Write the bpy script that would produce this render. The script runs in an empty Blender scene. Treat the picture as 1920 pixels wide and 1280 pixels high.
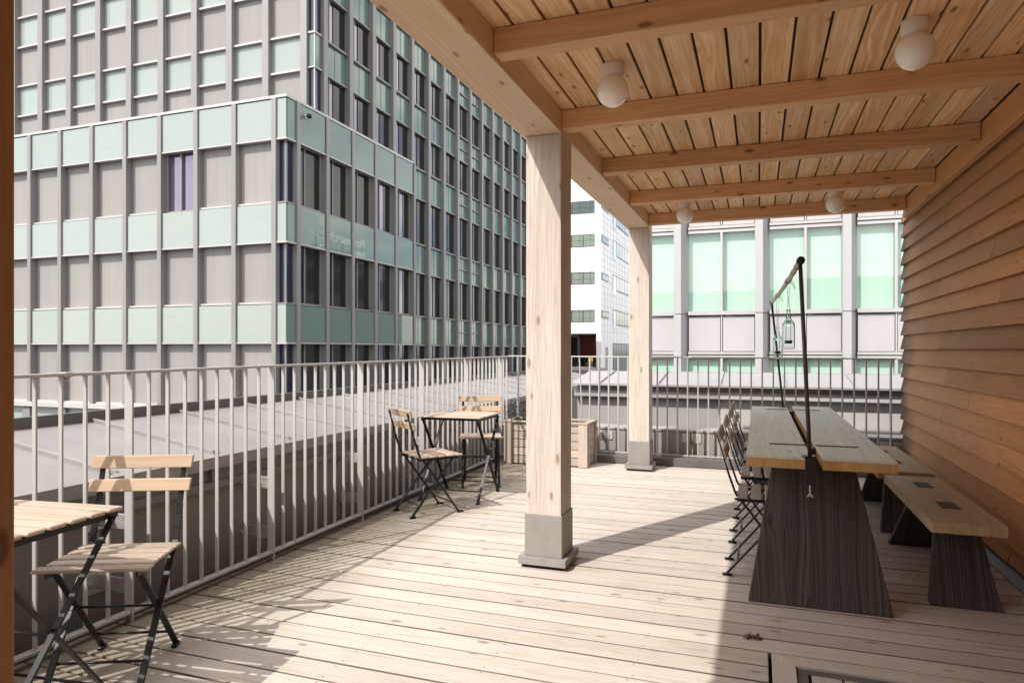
import bpy, math, random
from mathutils import Vector, Matrix
random.seed(7)
R = math.radians
sc = bpy.context.scene
COL = sc.collection

# ------------------------------------------------------------------ camera
EYE = 1.25
YAW = math.atan(462 / 1280)
cam_d = bpy.data.cameras.new('camera')
cam_d.lens = 24.0
cam_d.sensor_width = 36.0
cam_d.shift_y = 15 / 1920
cam_d.clip_start = 0.05
cam_d.clip_end = 3000
cam = bpy.data.objects.new('camera', cam_d)
cam.location = (0, 0, EYE)
cam.rotation_euler = (R(90), 0, YAW)
COL.objects.link(cam)
sc.camera = cam

# ------------------------------------------------------------------ sky, sun, exposure
SUN_EL = R(46.9)
SUN_DIR = Vector((0.485 * math.cos(SUN_EL), 0.8746 * math.cos(SUN_EL), -math.sin(SUN_EL)))   # the way the light travels
world = bpy.data.worlds.new('World')
sc.world = world
world.use_nodes = True
wn, wl = world.node_tree.nodes, world.node_tree.links
wn.clear()
w_out = wn.new('ShaderNodeOutputWorld')
w_bg = wn.new('ShaderNodeBackground')
w_sky = wn.new('ShaderNodeTexSky')
w_sky.sky_type = 'NISHITA'
w_sky.sun_disc = False
w_sky.sun_elevation = SUN_EL
w_sky.sun_rotation = math.atan2(-SUN_DIR.x, -SUN_DIR.y)
w_sky.air_density = 1.0
w_sky.dust_density = 2.0
w_sky.ozone_density = 1.0
# broken white clouds drawn over the blue
w_tc = wn.new('ShaderNodeTexCoord')
w_map = wn.new('ShaderNodeMapping')
w_map.inputs['Scale'].default_value = (1.0, 1.0, 2.6)
w_noise = wn.new('ShaderNodeTexNoise')
w_noise.inputs['Scale'].default_value = 3.2
w_noise.inputs['Detail'].default_value = 7
w_noise.inputs['Roughness'].default_value = 0.58
w_ramp = wn.new('ShaderNodeMapRange')
w_ramp.inputs['From Min'].default_value = 0.40
w_ramp.inputs['From Max'].default_value = 0.62
w_mix = wn.new('ShaderNodeMix')
w_mix.data_type = 'RGBA'
w_mix.inputs['B'].default_value = (10.2, 9.5, 8.7, 1)
wl.new(w_tc.outputs['Generated'], w_map.inputs['Vector'])
wl.new(w_map.outputs['Vector'], w_noise.inputs['Vector'])
wl.new(w_noise.outputs['Fac'], w_ramp.inputs['Value'])
wl.new(w_ramp.outputs['Result'], w_mix.inputs['Factor'])
wl.new(w_sky.outputs['Color'], w_mix.inputs['A'])
wl.new(w_mix.outputs['Result'], w_bg.inputs['Color'])
w_bg.inputs['Strength'].default_value = 0.15
wl.new(w_bg.outputs['Background'], w_out.inputs['Surface'])

sun_d = bpy.data.lights.new('sun', 'SUN')
sun_d.energy = 2.75
sun_d.angle = R(0.53)
sun_d.color = (1.0, 0.955, 0.885)
sun = bpy.data.objects.new('sun', sun_d)
sun.rotation_euler = (-SUN_DIR).to_track_quat('Z', 'Y').to_euler()
sun.location = (-20, -30, 40)
COL.objects.link(sun)

vs = sc.view_settings
vs.view_transform = 'Standard'
vs.look = 'None'
vs.exposure = 0.97
vs.gamma = 1.0
vs.use_curve_mapping = False
sc.cycles.max_bounces = 10
sc.cycles.diffuse_bounces = 6
sc.cycles.transparent_max_bounces = 12

# ------------------------------------------------------------------ mesh helpers
AX = {'x': (Vector((1, 0, 0)), Vector((0, 1, 0)), Vector((0, 0, 1))),
      'y': (Vector((0, 1, 0)), Vector((0, 0, 1)), Vector((1, 0, 0))),
      'z': (Vector((0, 0, 1)), Vector((1, 0, 0)), Vector((0, 1, 0)))}
HF = [((0, 4, 6, 2), 0), ((1, 3, 7, 5), 0), ((0, 1, 5, 4), 1), ((2, 6, 7, 3), 1), ((0, 2, 3, 1), 2), ((4, 5, 7, 6), 2)]


class MB:
    """collects boxes, bars, tubes and lathes; build() links them as one mesh object"""
    def __init__(s):
        s.v = []; s.f = []; s.uv = []; s.t = []; s.m = []

    def hexa(s, P, A, B, C, tint=None, mi=0, mside=None):
        t = random.random() if tint is None else tint
        ou, ov = random.uniform(0, 40), random.uniform(0, 40)
        b = len(s.v)
        P = [Vector(p) for p in P]
        s.v += [tuple(p) for p in P]
        for k, (idx, kind) in enumerate(HF):
            s.f.append(tuple(b + i for i in idx))
            for i in idx:
                p = P[i]
                if kind == 0:
                    s.uv += [p.dot(B) * .25 + ou, p.dot(C) + ov]
                else:
                    s.uv += [p.dot(A) + ou, p.dot(C if kind == 1 else B) + ov + k * .37]
            s.t.append(t); s.m.append(mi if mside is None or kind != 1 else mside)

    def box(s, x0, x1, y0, y1, z0, z1, ax='x', tint=None, mi=0, mside=None):
        lo, hi = Vector((min(x0, x1), min(y0, y1), min(z0, z1))), Vector((max(x0, x1), max(y0, y1), max(z0, z1)))
        A, B, C = AX[ax]
        P = []
        for k in (0, 1):
            for j in (0, 1):
                for i in (0, 1):
                    q = Vector((0, 0, 0))
                    for a, w in ((A, i), (B, j), (C, k)):
                        q += a * ((hi if w else lo).dot(a))
                    P.append(q)
        s.hexa(P, A, B, C, tint, mi, mside)

    def bar(s, p0, p1, w, h, up=(0, 0, 1), tint=None, mi=0, w1=None, h1=None):
        p0, p1 = Vector(p0), Vector(p1)
        A = (p1 - p0).normalized()
        U = Vector(up)
        B = U.cross(A)
        if B.length < 1e-5:
            B = Vector((1, 0, 0)).cross(A)
        B.normalize()
        C = A.cross(B)
        w1 = w if w1 is None else w1; h1 = h if h1 is None else h1
        P = []
        for k in (-.5, .5):
            for j in (-.5, .5):
                P.append(p0 + B * w * j + C * h * k)
                P.append(p1 + B * w1 * j + C * h1 * k)
        s.hexa(P, A, B, C, tint, mi)

    def face(s, pts, tint=.5, mi=0, U=(1, 0, 0), V=(0, 0, 1)):
        b = len(s.v)
        U, V = Vector(U), Vector(V)
        for p in pts:
            s.v.append(tuple(p))
        s.f.append(tuple(range(b, b + len(pts))))
        for p in pts:
            p = Vector(p); s.uv += [p.dot(U), p.dot(V)]
        s.t.append(tint); s.m.append(mi)

    def prism(s, prof, off, tint=.5, mi=0, U=None, V=(0, 0, 1)):
        """closed polygon of 3-D points, swept by off"""
        off = Vector(off); a = [Vector(p) for p in prof]; c = [p + off for p in a]
        U = off.normalized() if U is None else Vector(U)
        n = len(a)
        s.face(list(reversed(a)), tint, mi, U, V); s.face(c, tint, mi, U, V)
        for i in range(n):
            j = (i + 1) % n
            d = (a[j] - a[i]).normalized()
            s.face([a[i], a[j], c[j], c[i]], tint, mi, U, d)

    def tube(s, path, r, n=8, tint=.5, mi=0, cap=True):
        path = [Vector(p) for p in path]
        m = len(path)
        rs = r if isinstance(r, (list, tuple)) else [r] * m
        T = (path[1] - path[0]).normalized()
        Nn = T.orthogonal().normalized()
        b = len(s.v); L = 0
        for i, p in enumerate(path):
            if i == 0: t = (path[1] - path[0])
            elif i == m - 1: t = (path[-1] - path[-2])
            else: t = (path[i + 1] - path[i - 1])
            t.normalize()
            Nn = (Nn - t * Nn.dot(t)).normalized()
            Bn = t.cross(Nn)
            for k in range(n):
                a = 2 * math.pi * k / n
                s.v.append(tuple(p + (Nn * math.cos(a) + Bn * math.sin(a)) * rs[i]))
        for i in range(m - 1):
            for k in range(n):
                k2 = (k + 1) % n
                s.f.append((b + i * n + k, b + i * n + k2, b + (i + 1) * n + k2, b + (i + 1) * n + k))
                for (ii, kk) in ((i, k), (i, k + 1), (i + 1, k + 1), (i + 1, k)):
                    s.uv += [ii * .1, kk * .01]
                s.t.append(tint); s.m.append(mi)
        if cap:
            for base, rev in ((b, True), (b + (m - 1) * n, False)):
                idx = list(range(base, base + n))
                if rev: idx.reverse()
                s.f.append(tuple(idx)); s.uv += [0, 0] * n
                s.t.append(tint); s.m.append(mi)

    def lathe(s, c, prof, n=24, tint=.5, mi=0):
        b = len(s.v); c = Vector(c); m = len(prof)
        for (r, z) in prof:
            for k in range(n):
                a = 2 * math.pi * k / n
                s.v.append((c.x + r * math.cos(a), c.y + r * math.sin(a), c.z + z))
        for i in range(m - 1):
            for k in range(n):
                k2 = (k + 1) % n
                s.f.append((b + i * n + k, b + i * n + k2, b + (i + 1) * n + k2, b + (i + 1) * n + k))
                s.uv += [0, 0] * 4
                s.t.append(tint); s.m.append(mi)
        for base, rev in ((b, True), (b + (m - 1) * n, False)):
            idx = list(range(base, base + n))
            if rev: idx.reverse()
            s.f.append(tuple(idx)); s.uv += [0, 0] * n; s.t.append(tint); s.m.append(mi)

    def build(s, name, mats, parent=None, bevel=0, smooth=False, fn=None, seg=1):
        if not isinstance(mats, (list, tuple)): mats = [mats]
        v = [fn(*p) for p in s.v] if fn else s.v
        base = Vector(parent.get('_o', (0, 0, 0))) if parent else Vector((0, 0, 0))
        if parent: v = [(p[0] - base.x, p[1] - base.y, p[2] - base.z) for p in v]
        me = bpy.data.meshes.new(name)
        me.from_pydata(v, [], s.f)
        ul = me.uv_layers.new(name='UVMap')
        ul.data.foreach_set('uv', s.uv)
        at = me.attributes.new('tint', 'FLOAT', 'FACE')
        at.data.foreach_set('value', s.t)
        for m in mats: me.materials.append(m)
        me.polygons.foreach_set('material_index', s.m)
        if smooth: me.polygons.foreach_set('use_smooth', [True] * len(me.polygons))
        me.update()
        o = bpy.data.objects.new(name, me)
        COL.objects.link(o)
        if parent: o.parent = parent
        if bevel:
            b = o.modifiers.new('bevel', 'BEVEL'); b.width = bevel; b.segments = seg
            b.limit_method = 'ANGLE'; b.angle_limit = R(40)
        return o


def tag(o, label=None, cat=None, group=None, kind=None):
    if label: o['label'] = label
    if cat: o['category'] = cat
    if group: o['group'] = group
    if kind: o['kind'] = kind
    return o


def thing(name, label, cat, loc=(0, 0, 0), rot=0, group=None):
    o = bpy.data.objects.new(name, None)
    o.empty_display_size = .1
    COL.objects.link(o)
    o.location = loc
    o.rotation_euler = (0, 0, rot)
    o['_o'] = tuple(loc)
    return tag(o, label, cat, group)


def local_thing(name, label, cat, group=None):
    return thing(name, label, cat, (0, 0, 0), 0, group)


def copy_tree(o, parent=None):
    c = o.copy(); COL.objects.link(c)
    if parent is not None: c.parent = parent
    for ch in list(o.children): copy_tree(ch, c)
    return c


def copies(root, n):
    return [root] + [copy_tree(root) for _ in range(n - 1)]


def rep(o, parent, off):
    """another copy of a part, moved by off in its thing"""
    c = o.copy(); COL.objects.link(c); c.parent = parent
    c.location = Vector(o.location) + Vector(off)
    return c


# ------------------------------------------------------------------ materials
class NT:
    def __init__(s, name):
        s.mat = bpy.data.materials.new(name); s.mat.use_nodes = True
        s.n, s.l = s.mat.node_tree.nodes, s.mat.node_tree.links
        s.bsdf = s.n['Principled BSDF']

    def sock(s, x, inp):
        if hasattr(x, 'links'): s.l.new(x, inp)
        else:
            if isinstance(x, (tuple, list)) and len(x) == 3 and inp.type == 'RGBA': x = (*x, 1)
            inp.default_value = x

    def math(s, op, a, b=0.0, c=0.0, clamp=False):
        m = s.n.new('ShaderNodeMath'); m.operation = op; m.use_clamp = clamp
        s.sock(a, m.inputs[0]); s.sock(b, m.inputs[1]); s.sock(c, m.inputs[2])
        return m.outputs[0]

    def mix(s, f, a, b, mode='MIX'):
        m = s.n.new('ShaderNodeMix'); m.data_type = 'RGBA'; m.blend_type = mode
        s.sock(f, m.inputs['Factor']); s.sock(a, m.inputs['A']); s.sock(b, m.inputs['B'])
        return m.outputs['Result']

    def rng(s, v, a, b, c=0.0, d=1.0, smooth=False):
        m = s.n.new('ShaderNodeMapRange')
        if smooth: m.interpolation_type = 'SMOOTHSTEP'
        s.sock(v, m.inputs[0])
        for i, x in enumerate((a, b, c, d)): m.inputs[i + 1].default_value = x
        return m.outputs[0]

    def xyz(s, x, y, z=0.0):
        m = s.n.new('ShaderNodeCombineXYZ')
        for i, q in enumerate((x, y, z)): s.sock(q, m.inputs[i])
        return m.outputs[0]

    def sep(s, v):
        m = s.n.new('ShaderNodeSeparateXYZ'); s.l.new(v, m.inputs[0]); return m.outputs

    def noise(s, v, scale=1.0, detail=3.0, rough=.5, dist=0.0):
        m = s.n.new('ShaderNodeTexNoise')
        s.sock(v, m.inputs['Vector']); m.inputs['Scale'].default_value = scale
        m.inputs['Detail'].default_value = detail; m.inputs['Roughness'].default_value = rough
        m.inputs['Distortion'].default_value = dist
        return m.outputs['Fac']

    def voro(s, v, scale=1.0):
        m = s.n.new('ShaderNodeTexVoronoi'); s.sock(v, m.inputs['Vector']); m.inputs['Scale'].default_value = scale
        return m.outputs['Distance'], m.outputs['Color']

    def pos(s):
        return s.n.new('ShaderNodeNewGeometry').outputs['Position']

    def obj(s):
        return s.n.new('ShaderNodeTexCoord').outputs['Object']

    def uv(s):
        return s.n.new('ShaderNodeUVMap').outputs['UV']

    def tint(s):
        m = s.n.new('ShaderNodeAttribute'); m.attribute_name = 'tint'; return m.outputs['Fac']

    def bump(s, h, strength=.3, dist=.002):
        b = s.n.new('ShaderNodeBump'); b.inputs['Strength'].default_value = strength; b.inputs['Distance'].default_value = dist
        s.l.new(h, b.inputs['Height']); s.l.new(b.outputs[0], s.bsdf.inputs['Normal'])

    def set(s, **k):
        for a, x in k.items():
            s.sock(x, s.bsdf.inputs[a.replace('_', ' ')])
        return s


def wood(name, light, dark, rough=.6, rings=26, ringmix=.35, fine=.35, knots=.5, knotcol=(.10, .05, .025), tintamt=.35,
         blotch=.3, bump=.25, bdist=.0015, stain=None, spec=.35, cracks=0.0, ks=1.4):
    t = NT(name)
    u, v, _ = t.sep(t.uv()); ti = t.tint()
    z = t.math('MULTIPLY', ti, 37.0)
    warp = t.noise(t.xyz(t.math('MULTIPLY', u, .9), t.math('MULTIPLY', v, 4.5), z), 1.0, 2.0)
    kd, kc = t.voro(t.xyz(t.math('MULTIPLY', u, 3.6 * ks), t.math('MULTIPLY', v, 9.5 * ks), z), 1.0)
    kr = t.sep(kc)[0]
    has = t.math('GREATER_THAN', kr, 1.0 - knots)
    kinf = t.math('MULTIPLY', t.rng(kd, .0, .42, 1.0, 0.0, True), has)
    ph = t.math('ADD', t.math('MULTIPLY', v, float(rings) * 6.28), t.math('MULTIPLY', warp, rings * 1.1))
    ph = t.math('ADD', ph, t.math('MULTIPLY', kinf, 9.0))
    ring = t.rng(t.noise(t.xyz(t.math('MULTIPLY', ph, .30), z, t.math('MULTIPLY', u, .2)), 1.0, 2.0, .55), .34, .66)
    fn = t.noise(t.xyz(t.math('MULTIPLY', u, 5.0), t.math('MULTIPLY', v, 190.0), z), 1.0, 3.0, .6)
    bl = t.noise(t.xyz(t.math('MULTIPLY', u, 1.6), t.math('MULTIPLY', v, 7.0), z), 1.0, 4.0, .6)
    f = t.math('ADD', t.math('MULTIPLY', ring, ringmix), t.math('MULTIPLY', t.rng(fn, .35, .65), fine))
    f = t.math('ADD', f, t.math('MULTIPLY', t.rng(bl, .3, .7), blotch), clamp=True)
    c = t.mix(f, light, dark)
    knot = t.math('MULTIPLY', t.rng(kd, .09, .19, 1.0, 0.0, True), has)
    c = t.mix(t.math('MULTIPLY', knot, .88), c, knotcol)
    halo = t.math('MULTIPLY', kinf, .25)
    c = t.mix(halo, c, dark)
    if cracks:
        cr = t.noise(t.xyz(t.math('MULTIPLY', u, 2.2), t.math('MULTIPLY', v, 75.0), z), 1.0, 1.0, .5)
        crm = t.math('MULTIPLY', t.rng(cr, .68, .73), cracks)
        c = t.mix(crm, c, tuple(x * .3 for x in dark))
    lum = t.math('MULTIPLY_ADD', ti, tintamt, 1.0 - tintamt * .5)
    c = t.mix(1.0, c, t.xyz(lum, lum, lum), 'MULTIPLY')
    if stain:
        c = stain(t, c)
    t.set(Base_Color=c, Roughness=rough)
    t.bsdf.inputs['Specular IOR Level'].default_value = spec
    h = t.math('ADD', t.math('MULTIPLY', ring, .6), t.math('MULTIPLY', fn, .7))
    if bump: t.bump(h, bump, bdist)
    return t.mat


def plain(name, col, rough=.5, metal=0.0, var=.08, scale=6.0, spec=.5, bump=0.0, coat=0.0, streak=0.0):
    t = NT(name)
    p = t.pos()
    n = t.noise(p, scale, 5.0, .6)
    n2 = t.noise(p, scale * .12, 2.0)
    k = t.math('ADD', t.rng(n, .3, .7, 1 - var, 1 + var), t.rng(n2, .3, .7, -var * .6, var * .6))
    c = t.mix(1.0, col, t.xyz(k, k, k), 'MULTIPLY')
    if streak:
        x, y, z = t.sep(p)
        s = t.noise(t.xyz(t.math('MULTIPLY', x, 9.0), t.math('MULTIPLY', y, 9.0), t.math('MULTIPLY', z, .7)), 1.0, 4.0)
        c = t.mix(t.math('MULTIPLY', t.rng(s, .5, .75), streak), c, tuple(q * .6 for q in col))
    t.set(Base_Color=c, Roughness=t.rng(n, .3, .7, max(.02, rough - .06), min(1, rough + .06)), Metallic=metal)
    t.bsdf.inputs['Specular IOR Level'].default_value = spec
    t.bsdf.inputs['Coat Weight'].default_value = coat
    if bump: t.bump(n, bump, .002)
    return t.mat


def deck_stain_shade(t, c):
    p = t.pos(); x, y, z = t.sep(p)
    n = t.noise(p, 1.4, 4.0, .6)
    edge = t.rng(t.math('ADD', x, t.math('MULTIPLY', n, 1.0)), -2.25, -1.30, .88, 0.0, True)  # darker by the left railing: stains, plus railing shade put into the colour
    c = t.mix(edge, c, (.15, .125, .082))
    n3 = t.noise(p, 2.3, 5.0, .65)
    c = t.mix(t.rng(n3, .56, .76, 0, .42), c, (.27, .215, .165))
    n4 = t.noise(t.xyz(t.math('MULTIPLY', x, 2.2), t.math('MULTIPLY', y, 16.0), z), 1.0, 5.0, .7)
    c = t.mix(t.rng(n4, .54, .74, 0, .5), c, (.33, .295, .27))
    return c


def clad_stain(t, c):
    p = t.pos(); x, y, z = t.sep(p)
    n = t.noise(t.xyz(x, t.math('MULTIPLY', y, 1.3), t.math('MULTIPLY', z, 2.5)), 1.0, 5.0, .6)
    w = t.rng(t.math('ADD', y, t.math('MULTIPLY', n, 3.0)), 5.2, 9.0, 0.0, .72, True)
    c = t.mix(w, c, (.36, .225, .125))
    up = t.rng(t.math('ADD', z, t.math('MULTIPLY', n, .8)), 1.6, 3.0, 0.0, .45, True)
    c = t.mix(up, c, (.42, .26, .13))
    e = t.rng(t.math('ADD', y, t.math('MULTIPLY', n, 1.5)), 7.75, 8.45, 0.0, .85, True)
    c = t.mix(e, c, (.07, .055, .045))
    return c


M = {}
M['deck'] = wood('weathered deck', (.545, .495, .44), (.38, .33, .285), .7, 60, .32, .40, .40, (.17, .12, .09), .16, .30, .35, .002, deck_stain_shade, .25, .45)
M['deckedge'] = wood('grimy deck board edge', (.20, .165, .13), (.11, .085, .065), .85, 60, .3, .3, .1)
M['pine'] = wood('pale pine timber', (.66, .46, .295), (.47, .285, .15), .62, 20, .42, .28, .5, (.16, .075, .035), .16, .28, .2, .001)
M['pinepost'] = wood('sun bleached pine', (.635, .575, .52), (.41, .35, .295), .66, 60, .42, .44, .5, (.22, .13, .085), .1, .36, .4, .002, None, .25, .38)
M['beam'] = wood('pale pine beam', (.76, .60, .43), (.56, .385, .235), .64, 60, .36, .34, .5, (.2, .1, .06), .1, .3, .3, .0015)
M['shadepost'] = wood('shade toned post', (.34, .195, .105), (.23, .12, .06), .6, 60, .42, .3, .3, (.06, .03, .015), .1)  # nearest post only: its shade is put into the wood colour
M['ledger'] = wood('orange pine ledger', (.66, .36, .145), (.45, .21, .07), .6, 60, .42, .3, .5, (.1, .04, .02), .15)
M['joist'] = wood('pine joist', (.77, .50, .275), (.50, .275, .12), .62, 60, .42, .3, .72, (.10, .04, .02), .2, .32, .2, .001)
M['roofboard'] = wood('pine roof board', (.95, .745, .49), (.60, .335, .135), .62, 55, .5, .3, .55, (.20, .09, .04), .38, .48, .2, .001)
M['cedar'] = wood('red cedar cladding', (.54, .24, .085), (.34, .14, .045), .62, 70, .34, .46, .22, (.09, .045, .025), .8, .6, .35, .0015, clad_stain, .25)
M['oaktop'] = wood('grey weathered oak', (.60, .595, .51), (.42, .405, .335), .5, 45, .40, .4, .15, (.10, .08, .06), .1, .4, .2, .001, None, .45)
M['oak'] = wood('oiled oak', (.52, .315, .125), (.34, .175, .06), .55, 50, .6, .3, .15, (.12, .06, .025), .15, .25, .2, .001)
M['bench'] = wood('oiled bench oak', (.42, .31, .175), (.27, .185, .095), .5, 50, .42, .36, .15, (.10, .06, .03), .12, .3, .2, .001, None, .45)
M['charred'] = wood('charred brushed pine', (.072, .057, .046), (.024, .019, .015), .62, 30, .62, .28, .12, (.015, .012, .01), .1, .1, 1.0, .006, None, .35)
M['teak'] = wood('slat wood', (.60, .43, .285), (.42, .27, .155), .6, 18, .3, .4, .12, (.15, .08, .04), .4, .3, .2, .001)
M['teakgrey'] = wood('silvered slat wood', (.45, .365, .29), (.28, .212, .158), .65, 18, .3, .42, .12, (.15, .09, .06), .4, .32, .25, .001)
M['backslat'] = wood('oiled chair slat', (.48, .36, .25), (.34, .235, .145), .55, 18, .3, .36, .08, (.15, .08, .04), .3, .28, .2, .001)
M['greyslat'] = wood('grey chair slat', (.37, .33, .27), (.25, .21, .165), .6, 18, .3, .4, .08, (.1, .07, .05), .3, .28, .2, .001)
M['crate'] = wood('weathered crate board', (.48, .415, .355), (.32, .26, .21), .7, 18, .35, .4, .3, (.15, .1, .07), .35, .3, .3, .0015)
M['blackmetal'] = plain('black painted steel', (.010, .0095, .0095), .38, 0, .2, 30, .3)
M['brownmetal'] = plain('dark bronze steel', (.045, .036, .031), .45, 0, .15, 20, .5)
M['railpaint'] = plain('light grey rail paint', (.38, .37, .355), .42, 0, .06, 9, .45, 0, 0, .12)
M['screw'] = plain('dark screw head', (.10, .085, .07), .6, .3, .3, 40)
M['zinc'] = plain('galvanised steel', (.42, .41, .40), .45, .5, .15, 25)
M['roofsheet'] = plain('grey roof sheet', (.225, .213, .208), .5, 0, .10, 2.5, .45, 0, 0, .2)
M['wallpaint'] = plain('grey brown wall', (.26, .242, .225), .62, 0, .08, 4, .35, .1, 0, .15)
M['shadewall'] = plain('shaded grey brown wall', (.155, .144, .133), .6, 0, .1, 4, .3, .1, 0, .15)  # darker copy of wallpaint: the left wall's shade is in the colour
M['midwall'] = plain('mid grey wall', (.30, .287, .28), .6, 0, .05, 3, .35, 0, 0, .1)
M['palewall'] = plain('pale pinkish wall', (.44, .42, .41), .6, 0, .05, 3, .35, 0, 0, .1)
M['palesheet'] = plain('pale roof sheet', (.285, .272, .27), .5, 0, .05, 2.5, .4, 0, 0, .08)
M['lightwall'] = plain('pale grey wall', (.36, .34, .33), .62, 0, .05, 3, .35, 0, 0, .1)
M['darktrim'] = plain('dark trim', (.085, .078, .074), .55, 0, .1, 6)
M['shoe'] = plain('grey post shoe', (.25, .235, .22), .5, 0, .10, 8, .4, 0, 0, .25)
M['flashing'] = plain('dull grey flashing', (.12, .112, .105), .55, .1, .12, 6)
M['membrane'] = plain('roof membrane', (.06, .06, .06), .9)
M['under'] = plain('dark void under deck', (.03, .028, .026), .9)
M['ceramic'] = plain('opal globe', (.90, .87, .80), .08, 0, .01, 3, .5, 0, .4)
M['ceramicbase'] = plain('porcelain base', (.74, .68, .60), .3, 0, .01, 3)
M['fin'] = plain('grey aluminium fin', (.22, .212, .204), .45, .15, .05, 1.5, .45, 0, 0, .22)
M['sill'] = plain('light aluminium sill', (.40, .385, .375), .4, .1, .03, 1.5)
M['white'] = plain('white cladding', (.78, .775, .78), .5, 0, .02, .4)
M['backpanel'] = plain('lilac grey panel', (.385, .372, .375), .5, 0, .04, .8, .5, 0, 0, .12)
M['backfin'] = plain('lilac grey pillar', (.365, .352, .36), .5, 0, .03, .8)
M['ground'] = plain('asphalt', (.09, .088, .085), .9, 0, .2, .3)
M['rope'] = plain('jute string', (.30, .22, .13), .9)
M['wick'] = plain('black tealight cup', (.02, .02, .02), .5)
M['rod'] = plain('beige tube', (.40, .33, .27), .45, 0, .1, 15)
M['redwall'] = plain('dark red render', (.16, .035, .025), .8)
M['yellow'] = plain('yellow plastic', (.65, .45, .08), .5)
M['leaf'] = plain('dry brown leaf', (.085, .04, .02), .8, 0, .3, 90)
M['twig'] = plain('dry dark twig', (.035, .028, .024), .9)
M['soil'] = plain('potting soil', (.035, .026, .02), .95, 0, .3, 60, .2, .4)
M['letter'] = plain('white sign letters', (.75, .76, .74), .5)
M['letter'].node_tree.nodes['Principled BSDF'].inputs['Emission Color'].default_value = (1, 1, .96, 1)
M['letter'].node_tree.nodes['Principled BSDF'].inputs['Emission Strength'].default_value = 1.2  # glow added to lift the letters' mirror image in the glass

def screen_mat():
    t = NT('sunshade fabric')
    p = t.pos(); x, y, z = t.sep(p)
    n = t.noise(t.xyz(t.math('MULTIPLY', x, 6.0), y, t.math('MULTIPLY', z, .25)), 1.0, 4.0)
    n2 = t.noise(t.xyz(t.math('MULTIPLY', x, 140.0), y, t.math('MULTIPLY', z, 90.0)), 1.0, 1.0)
    k = t.math('MULTIPLY', t.rng(n, .3, .7, .95, 1.04), t.rng(n2, .3, .7, .95, 1.05))
    ti = t.tint()
    k = t.math('MULTIPLY', k, t.math('MULTIPLY_ADD', ti, .07, .965))
    t.set(Base_Color=t.mix(1.0, (.255, .242, .233), t.xyz(k, k, k), 'MULTIPLY'), Roughness=.85)
    return t.mat


M['screen'] = screen_mat()


def mint_mat(name, col, rough=.12):
    t = NT(name)
    p = t.pos(); x, y, z = t.sep(p)
    n = t.noise(t.xyz(t.math('MULTIPLY', x, 2.0), t.math('MULTIPLY', y, 2.0), t.math('MULTIPLY', z, 14.0)), 1.0, 2.0)
    k = t.math('MULTIPLY', t.rng(n, .3, .7, .975, 1.02), t.math('MULTIPLY_ADD', t.tint(), .06, .97))
    t.set(Base_Color=t.mix(1.0, col, t.xyz(k, k, k), 'MULTIPLY'), Roughness=rough)
    t.bsdf.inputs['Specular IOR Level'].default_value = .5
    t.bsdf.inputs['IOR'].default_value = 1.5
    return t.mat


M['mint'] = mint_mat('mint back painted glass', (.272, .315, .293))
M['mintshade'] = mint_mat('mint glass shaded side', (.115, .18, .155), .02)  # darker copy of the mint glass, shade of that side put into its colour


def pane_mat(name, col, rough=.03, spec=.8, wave=.15):
    t = NT(name)
    p = t.pos()
    t.set(Base_Color=col, Roughness=rough)
    t.bsdf.inputs['Specular IOR Level'].default_value = spec
    t.bsdf.inputs['IOR'].default_value = 1.52
    n = t.noise(p, .9, 2.0)
    t.bump(n, wave, .02)
    return t.mat


M['pane'] = pane_mat('violet coated pane', (.18, .165, .225), .03, .6)
M['pane'].node_tree.nodes['Principled BSDF'].inputs['Metallic'].default_value = .75
M['paneside'] = pane_mat('dark pane', (.014, .018, .016), .05, .3)
M['navy'] = pane_mat('navy corner pane', (.016, .019, .042), .06, .6)
M['far_pane'] = pane_mat('blue grey pane', (.11, .135, .14), .06, .7)
M['blue_pane'] = pane_mat('light blue pane', (.36, .44, .52), .06, .7)


def blind_mat():
    t = NT('green blind behind glass')
    p = t.pos(); x, y, z = t.sep(p)
    n = t.noise(t.xyz(t.math('MULTIPLY', x, 7.0), y, t.math('MULTIPLY', z, .8)), 1.0, 3.0)
    k = t.math('MULTIPLY', t.rng(n, .3, .7, .96, 1.03), t.math('MULTIPLY_ADD', t.tint(), .06, .97))
    t.set(Base_Color=t.mix(1.0, (.53, .63, .50), t.xyz(k, k, k), 'MULTIPLY'), Roughness=.8)
    w = t.noise(t.xyz(t.math('MULTIPLY', x, 9.0), y, t.math('MULTIPLY', z, 1.4)), 1.0, 3.0, .6, .6)
    t.bump(w, .3, .03)
    return t.mat


M['blind'] = blind_mat()


def clear_glass(name, col, rough=0.0, solid=False):
    t = NT(name)
    if solid:
        t.set(Base_Color=col, Roughness=rough)
        t.bsdf.inputs['Transmission Weight'].default_value = 1.0
        t.bsdf.inputs['IOR'].default_value = 1.45
        return t.mat
    # sheet of glass: tinted see-through with a mirror-like skin
    n, l = t.n, t.l
    tr = n.new('ShaderNodeBsdfTransparent'); tr.inputs['Color'].default_value = (*col, 1)
    gl = n.new('ShaderNodeBsdfGlossy'); gl.inputs['Roughness'].default_value = .02
    lw = n.new('ShaderNodeLayerWeight'); lw.inputs['Blend'].default_value = .5
    fr5 = t.math('POWER', lw.outputs['Facing'], 4.0)
    fr = t.math('MULTIPLY_ADD', fr5, .80, .085)
    mx = n.new('ShaderNodeMixShader')
    l.new(fr, mx.inputs[0]); l.new(tr.outputs[0], mx.inputs[1]); l.new(gl.outputs[0], mx.inputs[2])
    l.new(mx.outputs[0], n['Material Output'].inputs['Surface'])
    return t.mat


M['glazing'] = clear_glass('green tinted window glass', (.84, .93, .94))
M['bottle'] = clear_glass('clear bottle glass', (.93, .98, .96), 0.0, True)

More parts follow.
